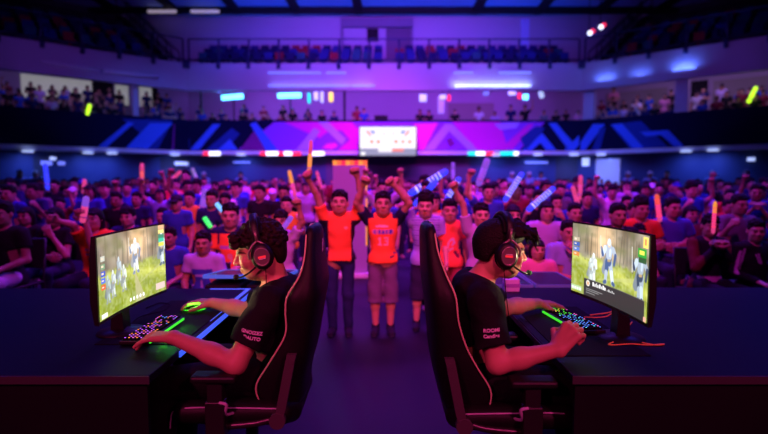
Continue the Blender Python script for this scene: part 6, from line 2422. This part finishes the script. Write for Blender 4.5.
# ---------------------------------------------------------------- the players
def gamer(sx, hd, fwd, hs, near, far, pel, hair_kind, hands, label, lettering, skin):
    """near/far: (shoulder, elbow, wrist)"""
    GVX = 0.0045
    Rb = Matrix(((0, -sx, 0), (sx, 0, 0), (0, 0, 1))).to_3x3()       # body frame: local -y is forward
    Rb = frame((sx, 0, 0))
    sn, sf = V3(*near[0]), V3(*far[0])
    mid = (sn + sf) / 2
    pel = V3(*pel)
    hd = V3(*hd)
    R = frame(fwd)
    Rn = np.array(R)
    ax = mid - pel
    fw = V3(sx, 0, 0)
    kn = [V3(pel[0] + sx * 0.47, pel[1] + q, 0.575) for q in (-0.15, 0.15)]
    ft = [V3(pel[0] + sx * 0.52, pel[1] + q, 0.08) for q in (-0.16, 0.16)]
    hp = [pel + V3(sx * 0.02, q, -0.01) for q in (-0.095, 0.095)]
    pts = [hd + 0.2, hd - 0.2, sn, sf, pel, *kn, *ft, V3(*near[1]), V3(*near[2]), V3(*far[1]), V3(*far[2]), V3(*near[2]) + V3(sx * 0.24, 0.1, 0.1), V3(*far[2]) + V3(sx * 0.24, 0.1, 0.1)]
    lo, hi = np.min(pts, 0) - 0.12, np.max(pts, 0) + 0.12
    lo[2] = 0.0

    def tor(F, g, k=0.05):
        F.ell(pel, (0.155 + g, 0.125 + g, 0.13 + g), Rb, k)
        F.ell(pel + ax * 0.36, (0.142 + g, 0.112 + g, 0.17 + g), Rb, k)
        F.ell(pel + ax * 0.72, (0.165 + g, 0.118 + g, 0.17 + g), Rb, k)
        F.cap(sn + V3(0, 0.025, -0.01), sf + V3(0, -0.025, -0.01), 0.056 + g, 0.056 + g, k)
        F.cap(mid + V3(-sx * 0.05, -0.06, 0.03), mid + V3(-sx * 0.05, 0.06, 0.03), 0.042 + g, 0.042 + g, k)

    F = Field(lo, hi, GVX)
    tor(F, 0)
    nk0 = mid + V3(-sx * 0.02, 0, 0.0)
    F.cap(nk0, hd + Rn @ V3(0, 0.03, -0.055) * hs, 0.062, 0.056, 0.03)
    head_prims(F, hd, R, hs)
    for (S, E, W) in (near, far):
        S, E, W = V3(*S), V3(*E), V3(*W)
        F.cap(S, E, 0.055, 0.043, 0.03)
        F.cap(E, E + (W - E) * 0.4, 0.043, 0.044, 0.025)
        F.cap(E + (W - E) * 0.35, W, 0.044, 0.0285, 0.02)
    for h in hands:
        hand_prims(F, **h)
    for H_, K_, A_ in zip(hp, kn, ft):
        F.cap(H_, K_, 0.085, 0.06, 0.03)
        F.cap(K_, K_ + (A_ - K_) * 0.4, 0.056, 0.055, 0.02)
        F.cap(K_ + (A_ - K_) * 0.35, A_, 0.055, 0.036, 0.02)
        F.cap(A_ + V3(-sx * 0.03, 0, -0.04), A_ + V3(sx * 0.15, 0, -0.045), 0.036, 0.03, 0.02)
    fp = face_paint(hd, R, hs)
    o = link('person', F.mesh('person', M_SKIN, lambda V: fp(V, np.ones((len(V), 3)))))
    o.color = (*skin, 1)
    tag(o, label, 'person')
    # shirt
    F = Field(lo, hi, GVX * 1.25)
    tor(F, 0.016)
    F.half((0, 0, -1), -(pel[2] - 0.03))
    for (S, E, W) in (near, far):
        S, E = V3(*S), V3(*E)
        F.cap(S, S + (E - S) * 0.72, 0.076, 0.073, 0.03)
        F.cap(S + (E - S) * 0.70, S + (E - S) * 1.25, 0.14, 0.14, 0.0, flat=True, sub=True)
    F.ripple(0.0045, 30, 5)
    F.ripple(0.002, 75, 8)
    F.ell(nk0 + V3(sx * 0.06, 0, 0.075), (0.085, 0.082, 0.075), k=0.012, sub=True)
    sh = link('shirt', F.mesh('shirt', M_CLOTH), o)
    sh.color = (0.006, 0.006, 0.009, 1)
    # trousers
    F = Field(lo, (hi[0], hi[1], pel[2] + 0.2), 0.008)
    F.ell(pel, (0.168, 0.138, 0.13), Rb, 0.03)
    for H_, K_, A_ in zip(hp, kn, ft):
        F.cap(H_, K_, 0.097, 0.075, 0.03)
        F.cap(K_, A_, 0.075, 0.055, 0.02)
    F.ripple(0.004, 30, 2)
    F.half((0, 0, 1), pel[2] + 0.12)
    tr = link('trousers', F.mesh('trousers', M_CLOTH), o)
    tr.color = (0.005, 0.005, 0.008, 1)
    for A_ in ft:
        F = Field(A_ - 0.2, A_ + 0.24, 0.01)
        F.cap(A_ + V3(-sx * 0.035, 0, -0.03), A_ + V3(sx * 0.16, 0, -0.042), 0.047, 0.042, 0.02)
        F.cap(A_ + V3(0, 0, -0.02), A_ + V3(0, 0, 0.03), 0.046, 0.048, 0.02)
        F.half((0, 0, -1), -0.004)
        s_ = link('shoe', F.mesh('shoe', M_CLOTH), o)
        s_.color = (0.02, 0.02, 0.03, 1)
    # hair
    P = lambda x, y, z: hd + Rn @ (V3(x, y, z) * hs)
    F = Field(hd - 0.26, hd + 0.26, 0.0042)
    r = np.random.default_rng(12)
    if hair_kind == 'curly':
        F.ell(P(0, 0.014, 0.04), V3(0.086, 0.103, 0.092) * hs, R, 0.01)
        F.ell(P(0, 0.07, -0.02), V3(0.062, 0.036, 0.05) * hs, R, 0.03)
        F.box(P(0, -0.13, -0.085), V3(0.069, 0.112, 0.125) * hs, R, 0.03, 0.012, True)
        F.box(P(0, -0.03, -0.125), V3(0.2, 0.085, 0.12) * hs, R, 0.02, 0.01, True)
        F.box(P(0, 0.05, -0.20), V3(0.2, 0.2, 0.13) * hs, R, 0.02, 0.01, True)
        for _ in range(620):
            a, b = r.uniform(0, 6.28), math.acos(r.uniform(-0.15, 1))
            y = -math.sin(a) * math.sin(b)
            q = P(0.087 * math.cos(a) * math.sin(b), 0.012 + 0.102 * y, 0.045 + 0.092 * math.cos(b))
            if y < -0.5 and math.cos(b) < 0.1:
                continue
            rad = r.uniform(0.006, 0.012)
            F.ell(q + r.normal(0, 0.004, 3), (rad, rad, rad * 0.8), k=0.006)
        for _ in range(170):       # loose curls over the forehead
            q = P(r.uniform(-0.075, 0.075), -r.uniform(0.07, 0.108), r.uniform(0.048, 0.10))
            rad = r.uniform(0.007, 0.013)
            F.ell(q, (rad, rad, rad * 0.8), k=0.006)
    else:
        F.ell(P(0, 0.018, 0.036), V3(0.081, 0.103, 0.088) * hs, R, 0.01)
        F.ell(P(0, -0.005, 0.08), V3(0.078, 0.10, 0.055) * hs, R, 0.03)
        F.ell(P(0, 0.07, -0.02), V3(0.06, 0.034, 0.045) * hs, R, 0.03)
        F.box(P(0, -0.13, -0.08), V3(0.069, 0.112, 0.125) * hs, R, 0.03, 0.012, True)
        F.box(P(0, -0.03, -0.125), V3(0.2, 0.085, 0.12) * hs, R, 0.02, 0.01, True)
        F.box(P(0, 0.05, -0.172), V3(0.2, 0.2, 0.13) * hs, R, 0.02, 0.01, True)
        for i in range(90):        # combed locks running to the front
            x = r.uniform(-0.075, 0.075)
            y0 = r.uniform(-0.04, 0.06)
            z0 = 0.128 - 0.055 * (x / 0.075) ** 2 - 2.0 * max(0, y0) ** 2
            L = r.uniform(0.045, 0.085)
            p0 = P(x, y0, z0)
            p1 = P(x + r.normal(0, 0.006), y0 - L * 0.6, z0 + 0.006 + r.normal(0, 0.003))
            p2 = P(x + r.normal(0, 0.012), y0 - L, z0 - 0.010 + r.normal(0, 0.007))
            F.cap(p0, p1, 0.010, 0.008, 0.006)
            F.cap(p1, p2, 0.008, 0.002, 0.004)
        for i in range(34):        # fringe
            x = r.uniform(-0.07, 0.07)
            p0 = P(x, -0.075, 0.10)
            p1 = P(x + r.normal(0, 0.012), -0.125, 0.085 + r.normal(0, 0.01))
            p2 = P(x + r.normal(0, 0.02), -0.138 - r.uniform(0, 0.02), 0.055 + r.normal(0, 0.02))
            F.cap(p0, p1, 0.012, 0.008, 0.006)
            F.cap(p1, p2, 0.008, 0.002, 0.004)
    h = link('hair', F.mesh('hair', M_HAIR), o)
    h.color = (0.007, 0.006, 0.006, 1) if hair_kind != 'curly' else (0.014, 0.010, 0.008, 1)
    # lettering on the near sleeve
    S, E = V3(*near[0]), V3(*near[1])
    c = S + (E - S) * 0.44
    d = E - S
    tilt = math.atan2(d[0], -d[2])
    for i, (tx, dz) in enumerate(lettering):
        me = text_mesh(tx, 0.021, 0.0006)
        me.materials.append(M_WHITEINK)
        for v in me.vertices:      # wrap the lettering around the sleeve
            a = v.co.x / 0.12
            v.co.x = 0.12 * math.sin(a)
            v.co.z = v.co.z + 0.12 * (math.cos(a) - 1)
        p = c + V3(0.012 * -sx, -0.083, dz)
        lt = link('sleeve_lettering', me, sh, p)
        lt.rotation_euler = (math.pi / 2 + 0.12, -0.45 * tilt, 0)
    return o, R, Rn



def headset(hd, Rn, hs, label, mic_m, sx):
    t = thing('headset', label, 'headset', tuple(hd))
    M4 = Matrix(np.vstack([np.hstack([Rn, [[0], [0], [0]]]), [0, 0, 0, 1]]).tolist())
    L = lambda x, y, z: M4 @ (Vector((x, y, z)) * hs)
    # outer bow and padded inner strap
    def strap(pts, hw_, th, name, m):
        P = smooth_path(pts, 6)
        rings = []
        for i, p in enumerate(P):
            tg = (P[min(i + 1, len(P) - 1)] - P[max(i - 1, 0)]).normalized()
            yv = Vector((0, 1, 0))
            nn = tg.cross(yv).normalized()
            rings.append([M4 @ ((p + yv * (hw_ * a) + nn * (th * b)) * hs) for a, b in ((-1, -.4), (-.8, -1), (.8, -1), (1, -.4), (1, .4), (.8, 1), (-.8, 1), (-1, .4))])
        k = MB(); k.loft(rings)
        return k.build(name, m, t)
    strap([(-0.100, 0.0, 0.055), (-0.098, 0.0, 0.10), (-0.07, 0.0, 0.142), (0, 0.0, 0.162), (0.07, 0.0, 0.142), (0.098, 0.0, 0.10), (0.100, 0.0, 0.055)], 0.016, 0.008, 'headband', M_PLASTIC)
    strap([(-0.09, 0.004, 0.085), (-0.065, 0.004, 0.125), (0, 0.004, 0.146), (0.065, 0.004, 0.125), (0.09, 0.004, 0.085)], 0.022, 0.006, 'head_pad', M_RUBBER)
    for s in (-1, 1):
        Q = M4 @ Matrix.Rotation(math.pi / 2 * s, 4, 'Y')
        Q = Matrix.Translation(L(s * 0.082, 0.008, -0.004)) @ Q @ Matrix.Diagonal((hs * 1.12, hs * 0.90, hs, 1))
        k = MB()
        k.lathe([(0.03, 0.0), (0.046, 0.002), (0.052, 0.012), (0.048, 0.022), (0.03, 0.022)], Q, 28)
        cu = k.build('ear_cushion', M_RUBBER, t)
        k = MB()
        k.lathe([(0.046, 0.02), (0.050, 0.026), (0.049, 0.038), (0.040, 0.048), (0.034, 0.05)], Q, 28)
        cup = k.build('ear_cup', M_PLASTIC, t)
        k = MB()
        k.lathe([(0.033, 0.048), (0.036, 0.0515), (0.031, 0.053), (0.029, 0.051)], Q, 28)
        k.build('cup_ring', M_GUN, cup)
        k = MB()
        X = Q
        k.box(-0.004, 0.004, -0.017, 0.017, 0.0505, 0.0535, M=X)
        k.build('emblem', M_REDEMB, cup, label='red emblem on the ear cup')
        k = MB()
        k.box(0.0055, 0.008, -0.015, 0.015, 0.0505, 0.0535, M=X)
        k.build('emblem_line', M_WHITEINK, cup)
        # forked yoke to the headband
        k = MB()
        for yy in (-0.042, 0.042):
            k.tube(smooth_path([L(s * 0.116, yy, -0.005), L(s * 0.118, yy * 0.98, 0.02), L(s * 0.114, yy * 0.55, 0.045), L(s * 0.107, 0, 0.062)], 5), 0.0055, 8)
        k.tube([L(s * 0.107, 0, 0.055), L(s * 0.104, 0, 0.105)], 0.0075, 8)
        k.build('yoke', M_GUN, t)
    # microphone on the near side
    ns = -1 if (M4 @ Vector((-1, 0, 0))).y < 0 else 1
    k = MB()
    bp = smooth_path([L(ns * 0.098, -0.028, -0.045), L(ns * 0.09, -0.065, -0.065), L(ns * 0.072, -0.098, -0.076), L(ns * 0.05, -0.118, -0.075)], 6)
    k.tube(bp, 0.0042, 8)
    bm_ = k.build('microphone_boom', M_PLASTIC, t)
    F = Field((-0.02,) * 3, (0.02,) * 3, 0.003)
    F.ell((0, 0, 0), (0.013, 0.013, 0.013))
    link('microphone_foam', F.mesh('microphone_foam', mic_m), bm_, bp[-1])
    k = MB(); k.tube(smooth_path([L(ns * 0.1, 0.01, -0.06), L(ns * 0.105, 0.0, -0.12), L(ns * 0.10, -0.02, -0.2), L(ns * 0.08, -0.05, -0.29)], 6), 0.002, 6); k.build('cable', M_RUBBER, t)
    return t


gl_near = ((-0.515, 2.175, 0.955), (-0.632, 2.08, 0.718), (-0.925, 2.15, 0.812))
gl_far = ((-0.515, 2.525, 0.955), (-0.745, 2.68, 0.79), (-0.99, 2.845, 0.792))
hl = (-0.582, 2.35, 1.160)
gl = gamer(-1, hl, (-1, -0.20, -0.20), 1.1, gl_near, gl_far, (-0.525, 2.35, 0.61), 'curly',
           [dict(w=gl_near[2], d=(-0.96, 0.26, -0.05), n=(-0.05, 0.05, -1), side=-1, s=1.14, curl=0.22, curls=(0.12, 0.24, 0.32, 0.22), spread=0.2, thumb=0.25),
            dict(w=gl_far[2], d=(-0.98, 0.12, 0.06), n=(0.0, 0.0, -1), side=1, s=1.05, curl=0.30, spread=0.08, thumb=0.25)],
           'young player in black shirt with curly hair and headset, typing at the left desk', (('GNOIZEZ', 0.012), ('DAUTO', -0.013)), (0.54, 0.27, 0.19))
headset(V3(*hl), gl[2], 1.1, 'black over-ear headset with red emblem worn by the left player', mat('black_foam', (0.012, 0.03, 0.015), 0.9), -1)

gr_near = ((0.435, 2.12, 0.985), (0.478, 2.06, 0.727), (0.728, 2.05, 0.79))
gr_far = ((0.435, 2.48, 0.985), (0.64, 2.63, 0.82), (0.875, 2.80, 0.80))
hr = (0.535, 2.30, 1.172)
gr = gamer(1, hr, (1, 0.12, -0.10), 1.1, gr_near, gr_far, (0.43, 2.30, 0.61), 'swept',
           [dict(w=gr_near[2], d=(0.62, 0.15, 0.76), n=(0.60, 0.72, -0.38), side=1, s=1.22, curl=1.05, spread=0.04, thumb=0.8),
            dict(w=gr_far[2], d=(0.97, 0.12, -0.05), n=(0, 0, -1), side=-1, s=1.05, curl=0.32, spread=0.12, thumb=0.3)],
           'young player in black shirt with swept dark hair and headset, fist raised over right desk', (('ROOMI', 0.012), ('Candles', -0.012)), (0.54, 0.27, 0.19))
headset(V3(*hr), gr[2], 1.1, 'black over-ear headset with red emblem worn by the right player', mat('green_foam', (0.02, 0.35, 0.05), 0.9), 1)
